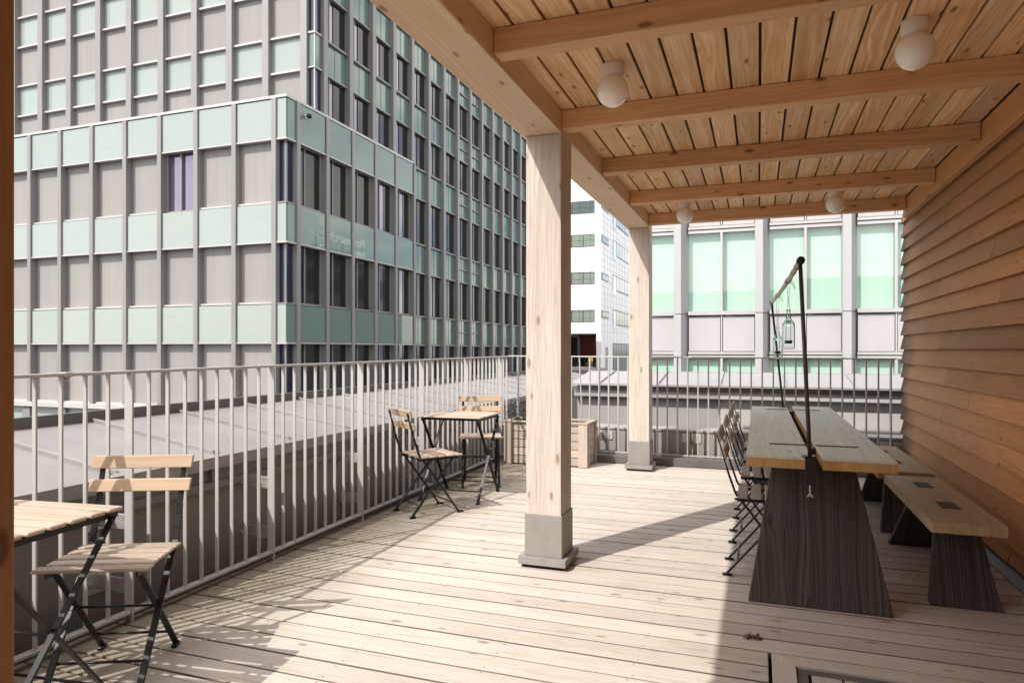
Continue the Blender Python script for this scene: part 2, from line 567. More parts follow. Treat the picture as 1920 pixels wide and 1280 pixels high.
# ------------------------------------------------------------------ ground
g = MB()
g.face([(-900, -900, -12), (900, -900, -12), (900, 900, -12), (-900, 900, -12)], V=(0, 1, 0))
tag(g.build('ground', M['ground']), kind='structure')


# ------------------------------------------------------------------ facade helpers: a = metres along the face, n = metres outwards
def frame_left(X, Y):      # face looks towards -Y, a runs towards -X
    return lambda a, n: (X - a, Y - n)


def frame_right(X, Y):     # face looks towards +X, a runs towards +Y
    return lambda a, n: (X + n, Y + a)


def fbox(mb, fr, a0, a1, n0, n1, z0, z1, mi=0, tint=None):
    x0, y0 = fr(a0, n0); x1, y1 = fr(a1, n1)
    mb.box(x0, x1, y0, y1, z0, z1, 'z', tint, mi)


def fpart(name, mats, parent, fr, boxes, bevel=0, label=None):
    mb = MB(); t = random.random()
    for b in boxes: fbox(mb, fr, *b[:6], mi=b[6] if len(b) > 6 else 0, tint=t)
    o = mb.build(name, mats, parent, bevel)
    if label: o['label'] = label
    return o


# ------------------------------------------------------------------ office: low front block
XC, YC = -16.0, 20.38
PIT = 1.805
BROWS = [(10.34, 8.89), (6.56, 5.16), (2.91, 1.51)]
blk = thing('office_block', 'lower front office block with mint glass bands and one uncovered window among grey sunshades', 'office building', (XC, YC, -12))
NL, NR = 11, 5
mb = MB()
mb.box(XC - 22, XC - .42, YC + .42, YC + 1.5, -12, 10.2, 'z', .5)
mb.box(XC - 22, XC - .42, YC + 1.5, YC + 9.4, -12, 10.25, 'z', .5)
mb.build('wall', M['darktrim'], blk)
fl, fr = frame_left(XC, YC), frame_right(XC, YC)
top = MB()
fbox(top, fl, -.06, 22, -.5, .07, 10.34, 10.44, tint=.5)
fbox(top, fr, .5, 9.5, -.5, .07, 10.34, 10.44, tint=.5)
top.build('parapet_cap', M['sill'], blk)
led = MB()
fbox(led, fl, -.05, 22, -.4, .16, -1.15, -.95, tint=.5)
led.build('ledge', M['sill'], blk, .01)
for k in range(NL):
    fpart('mullion', M['fin'], blk, fl, [(.39 + PIT * k, .59 + PIT * k, -.4, .10, -.95, 10.34)], .008)
    a0, a1 = .59 + PIT * k, .39 + PIT * (k + 1)
    for r, (zt, zb) in enumerate(BROWS):
        fpart('spandrel_panel', [M['mint'], M['sill'], M['darktrim']], blk, fl,
              [(a0 + .015, a1 - .015, -.05, .03, zb, zt - .03, 0), (a0, a1, -.2, .06, zb - .05, zb - .005, 1), (a0, a1, -.39, -.06, zb, zt - .03, 2)])
        z0 = BROWS[r + 1][0] if r < 2 else -.95
        if r == 0 and k == 2:
            am = a0 + .84
            w = fpart('window', [M['fin'], M['fin']], blk, fl, [(a0, a0 + .09, -.4, -.16, z0, zb - .05, 0), (a1 - .09, a1, -.4, -.16, z0, zb - .05, 0),
                      (am - .03, am + .03, -.4, -.14, z0, zb - .05, 1), (a0 + .09, a1 - .09, -.4, -.16, z0, z0 + .07, 1)])
            w['label'] = 'uncovered window reflecting a violet sky'
            mp = MB(); fbox(mp, fl, a0 + .09, am - .03, -.39, -.24, z0 + .07, zb - .05); fbox(mp, fl, am + .03, a1 - .09, -.39, -.24, z0 + .07, zb - .05)
            mp.build('pane', M['pane'], blk).parent = w
        else:
            fpart('sunshade_screen', [M['screen'], M['sill'], M['fin']], blk, fl,
                  [(a0 + .10, a1 - .01, -.39, -.20, z0 + .06, zb - .06, 0), (a0, a1, -.36, -.02, z0, z0 + .07, 1), (a0, a0 + .09, -.39, -.15, z0 + .07, zb - .06, 2)])
for k in range(9):
    a0, a1 = 3.2 + 2.1 * k, 4.75 + 2.1 * k
    fpart('lower_panel', [M['mint'], M['fin']], blk, fl, [(a0, a1, -.39, -.1, -3.6, -1.15, 0), (a1, a1 + .45, -.39, .04, -3.6, -1.20, 1)])
for k in range(NR + 1):
    fpart('mullion', M['fin'], blk, fr, [(.5 + PIT * k, .7 + PIT * k, -.4, .10, -4.5, 10.34)], .008)
for k in range(NR):
    a0, a1 = .7 + PIT * k, .5 + PIT * (k + 1)
    for r, (zt, zb) in enumerate(BROWS):
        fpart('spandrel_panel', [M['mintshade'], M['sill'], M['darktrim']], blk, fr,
              [(a0 + .015, a1 - .04, -.05, .05, zb, zt - .03, 0), (a0, a1, -.2, .08, zb - .05, zb - .005, 1), (a0, a1, -.39, -.06, zb, zt - .03, 2)])
        z0 = BROWS[r + 1][0] if r < 2 else -4.5
        m1 = a0 + .55; m2 = a0 + (1.2 if k < 3 else .95)
        w = fpart('window', [M['fin'], M['darktrim']], blk, fr, [(m1, m1 + .06, -.4, -.16, z0 + .07, zb - .05, 0), (a0, a1, -.4, -.05, z0, z0 + .07, 0),
                  (a1 - .10, a1, -.4, -.14, z0 + .07, zb - .05, 0)])
        mp = MB(); fbox(mp, fr, a0, m1, -.39, -.2, z0 + .07, zb - .05); fbox(mp, fr, m1 + .07, m2, -.39, -.2, z0 + .07, zb - .05)
        q = mp.build('pane', M['paneside'] if k < 3 else M['pane'], blk); q.parent = w  # first bays: reflection of a dark building put into the pane colour
        mp = MB(); fbox(mp, fr, m2, a1 - .10, -.39, -.19, z0 + .07, zb - .05)
        q = mp.build('side_pane', M['paneside'], blk); q.parent = w
# glazed corner
for r, (zt, zb) in enumerate(BROWS):
    mb = MB()
    fbox(mb, fl, .0, .39, -.06, .03, zb, zt - .03, 0); mb.box(XC - .06, XC + .03, YC + .03, YC + .5, zb, zt - .03, 'z', .5, 1)
    mb.box(XC - .42, XC + .06, YC - .06, YC + .5, zb - .06, zb - .005, 'z', .5, 2)
    mb.build('corner_panel', [M['mint'], M['mintshade'], M['sill']], blk)
    z0 = BROWS[r + 1][0] if r < 2 else -4.5
    mb = MB(); mb.box(XC - .40, XC - .12, YC + .12, YC + .5, z0 + .02, zb - .06, 'z', .5, 0)
    mb.box(XC - .145, XC - .095, YC + .095, YC + .145, z0 + .02, zb - .06, 'z', .5, 1)
    mb.box(XC - .42, XC + .05, YC - .05, YC + .5, z0 - .02, z0 + .03, 'z', .5, 1)
    mb.build('corner_window', [M['navy'], M['fin']], blk)

# ------------------------------------------------------------------ office: tall block behind
XT, YT = -16.1, YC + PIT
TROWS = [(13.50, 12.18), (16.70, 15.38), (19.90, 18.58)]
tw = thing('office_tower', 'tall grey office tower rising behind the lower block, rows of windows on its shaded side', 'office building', (XT, YT, -12))
mb = MB()
mb.box(XT - 26, XT - .42, YT + .42, YT + 26.5, -12, 20.3, 'z', .5)
mb.build('wall', M['darktrim'], tw)
tl, tr_ = frame_left(XT, YT), frame_right(XT, YC)
NTL, NTR = 12, 15
mb = MB()
fbox(mb, tl, -.06, 24, -.5,   .08, 20.3, 20.5, tint=.5); fbox(mb, tr_, PIT, 26, -.5,   .08, 20.3, 20.5, tint=.5)
mb.build('parapet_cap', M['sill'], tw)
for k in range(NTL):
    fpart('mullion', M['fin'], tw, tl, [(.30 + PIT * k, .606 + PIT * k, -.4, .10, 10.3, 20.3)], .008)
    a0, a1 = .606 + PIT * k, .30 + PIT * (k + 1)
    for r, (zt, zb) in enumerate(TROWS):
        fpart('spandrel_panel', [M['mint'], M['sill']], tw, tl, [(a0, a1, -.39, -.14, zb, zt, 0), (a0, a1, -.39, .0, zt - .02, zt + .06, 1), (a0, a1, -.39, .0, zb - .09, zb - .01, 1)])
        z0 = 10.3 if r == 0 else TROWS[r - 1][0] + .06
        fpart('sunshade_screen', [M['screen'], M['fin']], tw, tl, [(a0 + .06, a1, -.39, -.16, z0, zb - .09, 0), (a0, a0 + .06, -.39, -.1, z0, zb - .09, 1)])
for k in range(1, NTR + 1):
    zlo = 10.44 if k <= NR else -4.5
    fpart('mullion', M['fin'], tw, tr_, [(.47 + PIT * k, .73 + PIT * k, -.4, .10, zlo, 20.3)], .008)
for k in range(1, NTR):
    a0, a1 = .73 + PIT * k, .47 + PIT * (k + 1)
    rows = TROWS if k < NR else BROWS[::-1] + TROWS
    prev = 10.5 if k < NR else -4.5
    for (zt, zb) in rows:
        split = k in (8, 9)
        bx = [(a0, a1, -.39, -.14, zb, zt, 0), (a0, a1, -.39, -.02, zt - .03, zt + .05, 1), (a0, a1, -.39, -.02, zb - .08, zb - .01, 1)]
        if split: bx.append((a0, a1, -.39, -.06, (zt + zb) / 2 - .03, (zt + zb) / 2 + .04, 1))
        bx.append((a0 + .8, a1, -.39, -.125, zb, zt, 2))
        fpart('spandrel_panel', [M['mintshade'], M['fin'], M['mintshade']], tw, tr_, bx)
        m1 = a0 + .36; m2 = a0 + .74
        w = fpart('window', [M['fin'], M['darktrim']], tw, tr_, [(m1, m1 + .06, -.4, -.12, prev, zb - .08, 0), (a0, a0 + .05, -.4, -.1, prev, zb - .08, 0)])
        mp = MB(); fbox(mp, tr_, a0 + .05, m1, -.39, -.2, prev, zb - .08); fbox(mp, tr_, m1 + .06, m2, -.39, -.2, prev, zb - .08)
        q = mp.build('pane', M['pane'], tw); q.parent = w
        mp = MB(); fbox(mp, tr_, m2, a1, -.39, -.17, prev, zb - .08)
        q = mp.build('side_pane', M['paneside'], tw); q.parent = w
        prev = zt + .05
prev = 10.5
for (zt, zb) in TROWS:
    mb = MB(); mb.box(XT - .30, XT - .02, YT + .02, YT + .45, zb, zt, 'z', .5, 0); mb.box(XT - .04, XT, YT, YT + .04, prev, zt, 'z', .5, 1)
    mb.box(XT - .31, XT + .03, YT - .03, YT + .45, zt - .03, zt + .04, 'z', .5, 1); mb.box(XT - .31, XT + .03, YT - .03, YT + .45, zb - .05, zb, 'z', .5, 1)
    mb.build('corner_panel', [M['mintshade'], M['sill']], tw)
    mb = MB(); mb.box(XT - .30, XT - .06, YT + .06, YT + .45, prev, zb - .05, 'z', .5, 0)
    mb.build('corner_window', [M['navy']], tw)
    prev = zt + .04

cm = thing('security_camera', 'small dark security camera on the mint panel below the corner of the low block roof', 'camera', (XC + .06, YC + 1.0, 9.95))
mb = MB(); mb.box(XC + .05, XC + .09, YC + .93, YC + 1.07, 9.88, 10.02, 'z'); mb.tube([(XC + .09, YC + 1, 9.95), (XC + .22, YC + 1, 9.93)], .03, 8)
mb.build('bracket', M['zinc'], cm)
mb = MB(); mb.lathe((XC + .25, YC + 1, 9.85), [(.03, 0), (.08, .03), (.095, .09), (.085, .15), (.04, .18)], 12)
mb.build('dome', M['blackmetal'], cm, smooth=True)

# ------------------------------------------------------------------ white building far behind
wb = thing('white_building', 'far white office building with striped blinds and a dark red entrance recess', 'office building', (-14, 63.6, -12))
mb = MB()
x1, y0 = -14.0, 63.6
mb.box(-40, x1, y0, y0 + 30, 2.78, 22, 'z', .5)
mb.box(-40, -24, y0, y0 + 30, -12, 2.78, 'z', .5)
mb.box(-14.45, x1, y0, y0 + 30, -12, 2.78, 'z', .5)
mb.box(-24, -14.45, y0 + 6.0, y0 + 30, -12, 2.78, 'z', .5)
mb.box(-24, -14.45, y0, y0 + 6, -12, -.5, 'z', .5)
mb.build('wall', M['white'], wb)
mb = MB()
for z in [2.95 + .62 * i for i in range(31)]:
    mb.box(-40, x1 + .012, y0 - .012, y0 + 30, z, z + .025, 'x', .5)
for x in [-14.0 - 1.04 * i for i in range(1, 16)]:
    mb.box(x, x + .025, y0 - .012, y0 + .02, 2.8, 22, 'z', .5)
for y in [y0 + 1.5 * i for i in range(1, 19)]:
    mb.box(x1 - .02, x1 + .012, y, y + .025, -5, 22, 'z', .5)
mb.build('panel_joints', M['backpanel'], wb)
mb = MB(); mb.box(-17.5, -14.46, y0 + 5.7, y0 + 5.98, .35, 2.77, 'z'); mb.box(-14.6, -14.46, y0 + .3, y0 + 5.7, .35, 2.77, 'z')
mb.build('entrance_wall', M['redwall'], wb)
mb = MB(); mb.box(-24, -17.52, y0 + 4.5, y0 + 4.7, -2.6, 2.5, 'z'); mb.box(-17.5, -14.46, y0 + 5.6, y0 + 5.69, -2.6, .34, 'z'); mb.box(-14.7, -14.46, y0 + .3, y0 + 5.59, -2.6, .34, 'z')
for i in range(6): mb.box(-23.6 + i, -23.55 + i, y0 + 4.4, y0 + 4.5, -2.6, 2.5, 'z', .5, 1)
mb.build('entrance_glass', [M['paneside'], M['fin']], wb)


def stripes():
    t = NT('green striped blind')
    x, y, z = t.sep(t.pos())
    s = t.math('MULTIPLY_ADD', t.math('SINE', t.math('MULTIPLY', z, 34.0)), .5, .5)
    t.set(Base_Color=t.mix(s, (.15, .22, .17), (.27, .31, .27)), Roughness=.15)
    return t.mat


M['stripes'] = stripes()
for r, (zt, zb) in enumerate([(18.9, 17.7), (15.4, 14.2), (12.2, 11.03), (8.62, 7.47), (5.02, 3.86)]):
    for i in range(8):
        xa = -14.62 - 1.12 * i
        w = fpart('window', M['darktrim'], wb, frame_left(0, y0), [(-xa, -xa + 1.12, -.1, .03, zt - .06, zt), (-xa, -xa + 1.12, -.1, .03, zb, zb + .06), (-xa, -xa + .05, -.1, .03, zb + .06, zt - .06), (-xa + 1.07, -xa + 1.12, -.1, .03, zb + .06, zt - .06)])
        mp = MB(); mp.box(xa - 1.07, xa - .05, y0 - .012, y0 + .2, zb + .06, zt - .06, 'x')
        mp.build('blind', M['far_pane'] if r < 2 else M['stripes'], wb).parent = w
    frw = frame_right(x1, y0)
    fpart('slot_window', [M['darktrim'], M['far_pane']], wb, frw, [(.1, 3.4, -.1, .02, zt - .75, zt - .05, 0)] + [(.5 + .7 * i, 1.1 + .7 * i, -.1, .03, zt - .65, zt - .15, 1) for i in range(4)])
    for j in range(2):
        a = 5.5 + 10.5 * j
        w = fpart('window', [M['darktrim'], M['far_pane'], M['blue_pane']], wb, frw,
                  [(a, a + 9.5, -.1, .02, zt - 1.25, zt + .3, 0), (a + .1, a + 1.7, -.1, .04, zt - 1.75, zt + .2, 2)] + [(a + 1.9 + 1.5 * i, a + 3.25 + 1.5 * i, -.1, .04, zt - 1.15, zt + .2, 1) for i in range(5)])
fpart('window', [M['darktrim'], M['far_pane'], M['yellow']], wb, frame_right(x1, y0), [(5.5, 15, -.1, .02, -1.6, 1.9, 0)] + [(5.7 + 1.5 * i, 7.0 + 1.5 * i, -.1, .04, -1.5, 1.8, 1) for i in range(6)])
fpart('door', [M['fin']], wb, frame_right(x1, y0), [(2.0, 3.2, -.1, .02, -3.2, 1.5, 0)])
# cafe terrace on the entrance level
trc = MB(); trc.box(-24, -13.6, y0 - 6, y0, -.8, -.5, 'x', .5); trc.build('entrance_terrace', M['wallpaint'], wb)
bal = MB()
for i in range(20): bal.box(-23.9 + .5 * i, -23.87 + .5 * i, y0 - .6, y0 - .57, -.5, .6, 'z', .5)
bal.box(-24, -14.0, y0 - .62, y0 - .55, .6, .66, 'x', .5)
tag(bal.build('terrace_balustrade', M['darktrim']), 'thin dark balustrade in front of the far dark red entrance', 'railing')

cc = thing('cafe_chair', 'tiny yellow cafe chair far off in the dark entrance of the white building', 'chair', (-15.05, 63.5, -.5))
cx0, cy0 = -15.05, 63.5
for (sx, sy) in ((-.22, -.22), (.22, -.22), (-.22, .22), (.22, .22)):
    mb = MB(); mb.tube([(cx0 + sx * 1.1, cy0 + sy * 1.1, -.49), (cx0 + sx, cy0 + sy, -.05)], .02, 6); mb.build('leg', M['zinc'], cc)
mb = MB(); mb.box(cx0 - .25, cx0 + .25, cy0 - .25, cy0 + .25, -.05, -.01, 'x'); mb.build('seat', M['yellow'], cc, .02)
mb = MB(); mb.hexa([(cx0 - .25, cy0 + .22, .10), (cx0 + .25, cy0 + .22, .10), (cx0 - .25, cy0 + .26, .10), (cx0 + .25, cy0 + .26, .10), (cx0 - .23, cy0 + .32, .55), (cx0 + .23, cy0 + .32, .55), (cx0 - .23, cy0 + .36, .55), (cx0 + .23, cy0 + .36, .55)], Vector((1, 0, 0)), Vector((0, 1, 0)), Vector((0, 0, 1))); mb.build('backrest', M['yellow'], cc, .02)

# ------------------------------------------------------------------ back building with green blinds
YB = 22.0
bb = thing('blind_building', 'lilac grey building with green blinds behind tall windows and tapered pillars', 'office building', (0, YB, -12))
mb = MB(); mb.box(-3.45, 14, YB + .6, YB + 12, -12, 9, 'z', .5)
mb.build('wall', M['backpanel'], bb)
PB = .1085 * YB
LEV = [(8.2, 9.0, 'p'), (7.6 + .6, 5.48 + .12, 'w')]
x0s = [-.1114 * YB + PB * k for k in range(-1, 7)]
zw = [(4.87, 2.44), (.98, -1.4), (8.75, 6.33)]
for k, xs in enumerate(x0s):
    # pillar: flat front and a slanted right flank
    for (za, zb) in ((2.36, 6.2), (-5, 2.34), (6.22, 9)) if k else ():
        mb = MB()
        fx = xs + .19
        mb.prism([(xs - .03, YB - .30, za), (fx, YB - .30, za), (fx + .19, YB + .2, za), (fx + .19, YB + .59, za), (xs - .03, YB + .59, za)], (0, 0, zb - za), .5, 0, (1, 0, 0), (0, 1, 0))
        mb.build('pillar', M['backfin'], bb, .006)
    xa, xb = xs + .38, xs + PB - .03
    xm = (xa + xb) / 2 + .01
    for (zt, zb) in zw:
        if k == 0: xa = xm + .03
        w = fpart('window', M['sill'], bb, frame_left(0, YB), [(-xb, -xa, -.2, -.05, zt, zt + .09), (-xb, -xa, -.2, .02, zb - .12, zb), (-xm - .035, -xm + .035, -.2, -.03, zb, zt)])
        mp = MB()
        if k: mp.box(xa, xm - .035, YB + .26, YB + .27, zb, zt, 'z')
        mp.box(xm + .035, xb, YB + .26, YB + .27, zb, zt, 'z')
        mp.build('blind', M['blind'], bb).parent = w
        for (q0, q1) in ((xa, xm - .035), (xm + .035, xb))[0 if k else 1:]:
            mp = MB(); mp.face([(q0, YB + .12, zb), (q1, YB + .12, zb), (q1, YB + .12, zt), (q0, YB + .12, zt)])
            mp.build('pane', M['glazing'], bb).parent = w
        z0 = zb - 1.34
        for (q0, q1) in ((xa, xm - .02), (xm + .02, xb))[0 if k else 1:]:
            fpart('spandrel_panel', M['backpanel'], bb, frame_left(0, YB), [(-q1 + .02, -q0 - .02, -.6, -.06, z0 + .1, zb - .18)])
        fpart('transom', M['sill'], bb, frame_left(0, YB), [(-xb, -xa, -.5, -.02, z0, z0 + .08), (-xm - .02, -xm + .02, -.5, -.03, z0 + .08, zb - .12)])

# ------------------------------------------------------------------ low grey roofs round the terrace
lr = thing('low_roof', 'long strip of grey standing seam metal roof running beyond the left railing', 'roof', (-3, 2, -3))
mb = MB()
ya, yb = -3.0, 14.0
mb.box(-3.9, -2.925, ya, yb, -12, .58, 'y', .5)
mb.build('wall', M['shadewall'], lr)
mb = MB()
mb.prism([(-2.895, ya, .575), (-2.895, ya, .64), (-3.90, ya, .80), (-3.90, ya, .575)], (0, yb - ya, 0), .5)
for i in range(25):
    y = 2.43 - .673 * 8 + .673 * i
    for dy, hh in ((0, .022), (.045, .010)):
        mb.hexa([(-2.93, y + dy, .63), (-3.89, y + dy, .782), (-2.93, y + dy + .016, .63), (-3.89, y + dy + .016, .782), (-2.95, y + dy, .65 + hh), (-3.89, y + dy, .80 + hh), (-2.95, y + dy + .016, .65 + hh), (-3.89, y + dy + .016, .80 + hh)],
                Vector((-1, 0, 0)), Vector((0, 1, 0)), Vector((0, 0, 1)), .5)
mb.build('roof_sheet', M['roofsheet'], lr, .002)
mb = MB(); mb.box(-3.95, -3.905, ya, yb, .55, .865, 'y', .5)
mb.build('edge_upstand', M['darktrim'], lr)
mb = MB(); mb.box(-2.925, -2.905, ya, yb, .46, .50, 'y', .5)
for y in (1.2, 3.05, 5.4, 7.8): mb.box(-2.925, -2.9, y, y + .01, .50, .575, 'y', .2)
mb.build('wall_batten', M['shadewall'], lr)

br = thing('roof_parapet', 'pale grey stepped parapet with a sloping metal top beyond the back railing', 'parapet', (0, 8, -3))
xa, xb = -2.38, 7.0
mb = MB()
mb.box(-2.9, xb, 7.74, 8.0, -6, .34, 'x', .5)
mb.build('lower_wall', M['wallpaint'], br)
mb = MB(); mb.box(-2.9, xb, 7.725, 8.02, .345, .365, 'x', .5)
for x in [-2.6 + .62 * i for i in range(14)]: mb.box(x, x + .006, 7.735, 7.745, -.2, .34, 'z', .2)
mb.build('ledge', M['lightwall'], br)
XM = -.47
for (ua, ub, mt) in ((xa, XM, 'midwall'), (XM + .004, xb, 'palewall')):
    mb = MB(); mb.box(ua, ub, 9.28, 10.0, -3, .60, 'x', .5); mb.build('upper_wall', M[mt], br, .006)
    mb = MB(); mb.box(ua - .02 if ua == xa else ua, ub, 9.17, 10.0, .603, .695, 'x', .5); mb.build('cornice', M[mt], br, .01)
mb = MB(); mb.box(xa + .02, xb, 9.22, 9.95, .697, .765, 'x', .5)
mb.build('shadow_gap', M['wallpaint'], br)
mb = MB()
mb.prism([(xa - .04, 9.08, .765), (xa - .04, 10.1, .765), (xa - .04, 10.1, .915), (xa - .04, 9.08, .79)][::-1], (xb - xa, 0, 0), .5)
for i in range(12):
    x = xa + .35 + .78 * i
    mb.hexa([(x, 9.09, .785), (x + .018, 9.09, .785), (x, 10.1, .905), (x + .018, 10.1, .905), (x, 9.12, .82), (x + .018, 9.12, .82), (x, 10.1, .94), (x + .018, 10.1, .94)], Vector((1, 0, 0)), Vector((0, 1, 0)), Vector((0, 0, 1)), .5)
mb.build('roof_sheet', M['palesheet'], br, .002)
mb = MB(); mb.box(xa - .04, xb, 10.1, 10.12, .76, .93, 'x', .5); mb.build('edge_upstand', M['lightwall'], br)

# office with a roof sign: it stands behind the blind building and is seen only as a mirror image in the mint glass
so = thing('sign_office', 'grey office hidden behind the blind building, carrying the mirrored roof sign', 'office building', (8, 54, -12))
mb = MB(); mb.box(3.6, 14, 44, 64, -12, 9.6, 'z', .5); mb.build('wall', M['backpanel'], so)
for i in range(10):
    mb = MB(); mb.box(3.57, 3.65, 44.6 + 1.95 * i, 46.0 + 1.95 * i, 6.2, 8.2, 'z', .5); mb.build('window', M['far_pane'], so)
sg = thing('roof_sign', 'white roof sign with added glow reading Research Labs, mirrored in the mint glass of the office block', 'sign', (3.1, 53, 9.6))


def text_part(name, body, size, wide, y, z):
    cu = bpy.data.curves.new(name, 'FONT'); cu.body = body; cu.size = size; cu.extrude = .03; cu.offset = .012
    to = bpy.data.objects.new(name, cu); COL.objects.link(to)
    me = bpy.data.meshes.new_from_object(to.evaluated_get(bpy.context.evaluated_depsgraph_get()))
    bpy.data.objects.remove(to)
    xs = [v.co.x for v in me.vertices]; k = wide / max(xs)
    for v in me.vertices:
        lx, ly, lz = v.co
        v.co = (-lz, y - lx * k - 53, z + ly - 9.6)
    me.materials.clear(); me.materials.append(M['letter'])
    o = bpy.data.objects.new(name, me); COL.objects.link(o); o.parent = sg
    return o


text_part('lettering', 'Research', 1.15, 5.7, 56.0, 10.75)
text_part('lettering', 'Labs', .72, 1.9, 56.0, 9.95)
for (ya_, za_, yb_, zb_) in ((49.6, 11.3, 47.6, 11.15), (49.6, 10.75, 47.6, 11.0), (49.3, 10.2, 48.5, 9.7), (49.2, 11.9, 48.9, 12.5), (48.9, 12.5, 48.5, 12.7)):
    mb = MB(); mb.bar((3.1, ya_, za_), (3.1, yb_, zb_), .16, .05, (0, 1, 0)); mb.build('emblem_stroke', M['letter'], sg)
mb = MB()
for y in (48.5, 50.5, 52.5, 54.5, 56): mb.box(3.2, 3.26, y, y + .06, 9.6, 11.3, 'z', .5)
for z in (10.0, 10.9): mb.box(3.14, 3.2, 48, 56.1, z, z + .05, 'y', .5)
mb.box(3.2, 3.8, 48, 56.1, 9.55, 9.65, 'y', .5)
mb.build('sign_frame', M['darktrim'], sg)

# ------------------------------------------------------------------ deck
DX0, DX1, DY0, DY1 = -2.765, 1.275, -2.0, 7.60
PITCH, Y0 = .1385, 4.263
HX0, HX1, HY0, HY1 = .045, 1.04, 1.95, 3.015      # opening for the hatch
mb = MB()
k0 = int((DY0 - Y0) / PITCH) - 1
y = Y0 + k0 * PITCH
while y < DY1 - .05:
    ya, yb = y + .0036, y + PITCH - .0036
    runs = [(DX0, DX1)]
    if yb > HY0 and ya < HY1:
        yb2 = yb
        runs = [(DX0, HX0 - .006), (HX1 + .006, DX1)]
    for (ra, rb) in runs:
        x = ra
        seg = 9
        while x < rb - 1e-4:
            e = min(rb, x + seg)
            if rb - e < .4: e = rb
            dz = random.uniform(-.0015, .0015)
            mb.box(x, e - .0015, ya + random.uniform(0, .002), min(yb, DY1) - random.uniform(0, .002), -.028 + dz, dz, 'x', None, 0, 1)
            for q in range(8):
                sx = -2.68 + .555 * q
                if x < sx < e - .01:
                    for sy in (.022, PITCH - .024):
                        cx_, cy_ = sx + random.uniform(-.008, .008), y + sy + random.uniform(-.004, .004)
                        mb.face([(cx_ + .0036 * math.cos(a), cy_ + .0036 * math.sin(a), dz + .0008) for a in [R(60 * i) for i in range(6)]], .5, 2, (1, 0, 0), (0, 1, 0))
            x = e; seg = random.uniform(2.4, 4.2)
    if yb > HY1 > ya + .01 or False:
        pass
    y += PITCH
tag(mb.build('deck', [M['deck'], M['deckedge'], M['screw']], None, .004, False, None, 2), kind='structure')
mb = MB()
mb.box(DX0 - .02, DX1, DY0, DY1, -.22, -.045, 'x', .5)
mb.box(-3.0, 1.4, DY0, 7.74, -.5, -.3, 'x', .5)
tag(mb.build('deck_substructure', M['under']), kind='structure')
mb = MB(); mb.box(-2.76, 1.28, 7.445, 7.60, .002, .085, 'x', .5)
tag(mb.build('deck_kerb', M['flashing'], None, .003), kind='structure')

# hatch in the deck
ht = thing('deck_hatch', 'square wooden hatch frame let into the deck near the bottom edge of the picture', 'hatch', (HX0, HY0, 0))
fw = .088
hx0, hx1, hy0, hy1 = HX0 + .006, HX1, HY0, HY1 - .008
X_, Y_, Z_ = Vector((1, 0, 0)), Vector((0, 1, 0)), Vector((0, 0, 1))


def mitre(mbx, side):
    a, b = (hx0, hx1), (hy0, hy1)
    z0, z1 = -.03, .003
    if side == 'back': q = [(a[0], b[1]), (a[1], b[1]), (a[0] + fw, b[1] - fw), (a[1] - fw, b[1] - fw)]; A, B = X_, -Y_
    if side == 'front': q = [(a[0] + fw, b[0] + fw), (a[1] - fw, b[0] + fw), (a[0], b[0]), (a[1], b[0])]; A, B = X_, -Y_
    if side == 'left': q = [(a[0], b[0]), (a[0], b[1]), (a[0] + fw, b[0] + fw), (a[0] + fw, b[1] - fw)]; A, B = Y_, X_
    if side == 'right': q = [(a[1] - fw, b[0] + fw), (a[1] - fw, b[1] - fw), (a[1], b[0]), (a[1], b[1])]; A, B = Y_, X_
    P = [(x, y, z0) for x, y in q] + [(x, y, z1) for x, y in q]
    # keep the winding outward: A x B points down here, so swap top and bottom
    P = P[4:] + P[:4]
    mbx.hexa(P, A, B, -Z_)


for s_ in ('back', 'front', 'left', 'right'):
    m_ = MB(); mitre(m_, s_); m_.build('frame_board', M['deck'], ht, .002)
m_ = MB()
i0, i1, j0, j1 = hx0 + fw + .002, hx1 - fw - .002, hy0 + fw + .002, hy1 - fw - .002
m_.box(i0, i1, j1 - .04, j1, -.04, -.006, 'x'); m_.box(i0, i1, j0, j0 + .04, -.04, -.006, 'x')
m_.box(i0, i0 + .04, j0 + .04, j1 - .04, -.04, -.006, 'y'); m_.box(i1 - .04, i1, j0 + .04, j1 - .04, -.04, -.006, 'y')
m_.build('metal_rim', M['flashing'], ht, .002)
for i in range(6):
    m_ = MB(); x = i0 + .052 + i * .115
    if x + .105 > i1: break
    m_.box(x, min(x + .105, i1 - .05), j0 + .05, j1 - .05, -.035, -.004, 'y'); m_.build('lid_board', M['deck'], ht, .002)

# ------------------------------------------------------------------ railings
def skew(x, y, z):      # the left railing runs a hair off square and rises slightly
    return (x - .011 * (y - 2.0), y, z + (.004 * (y - 2.0) if z > .5 else 0))


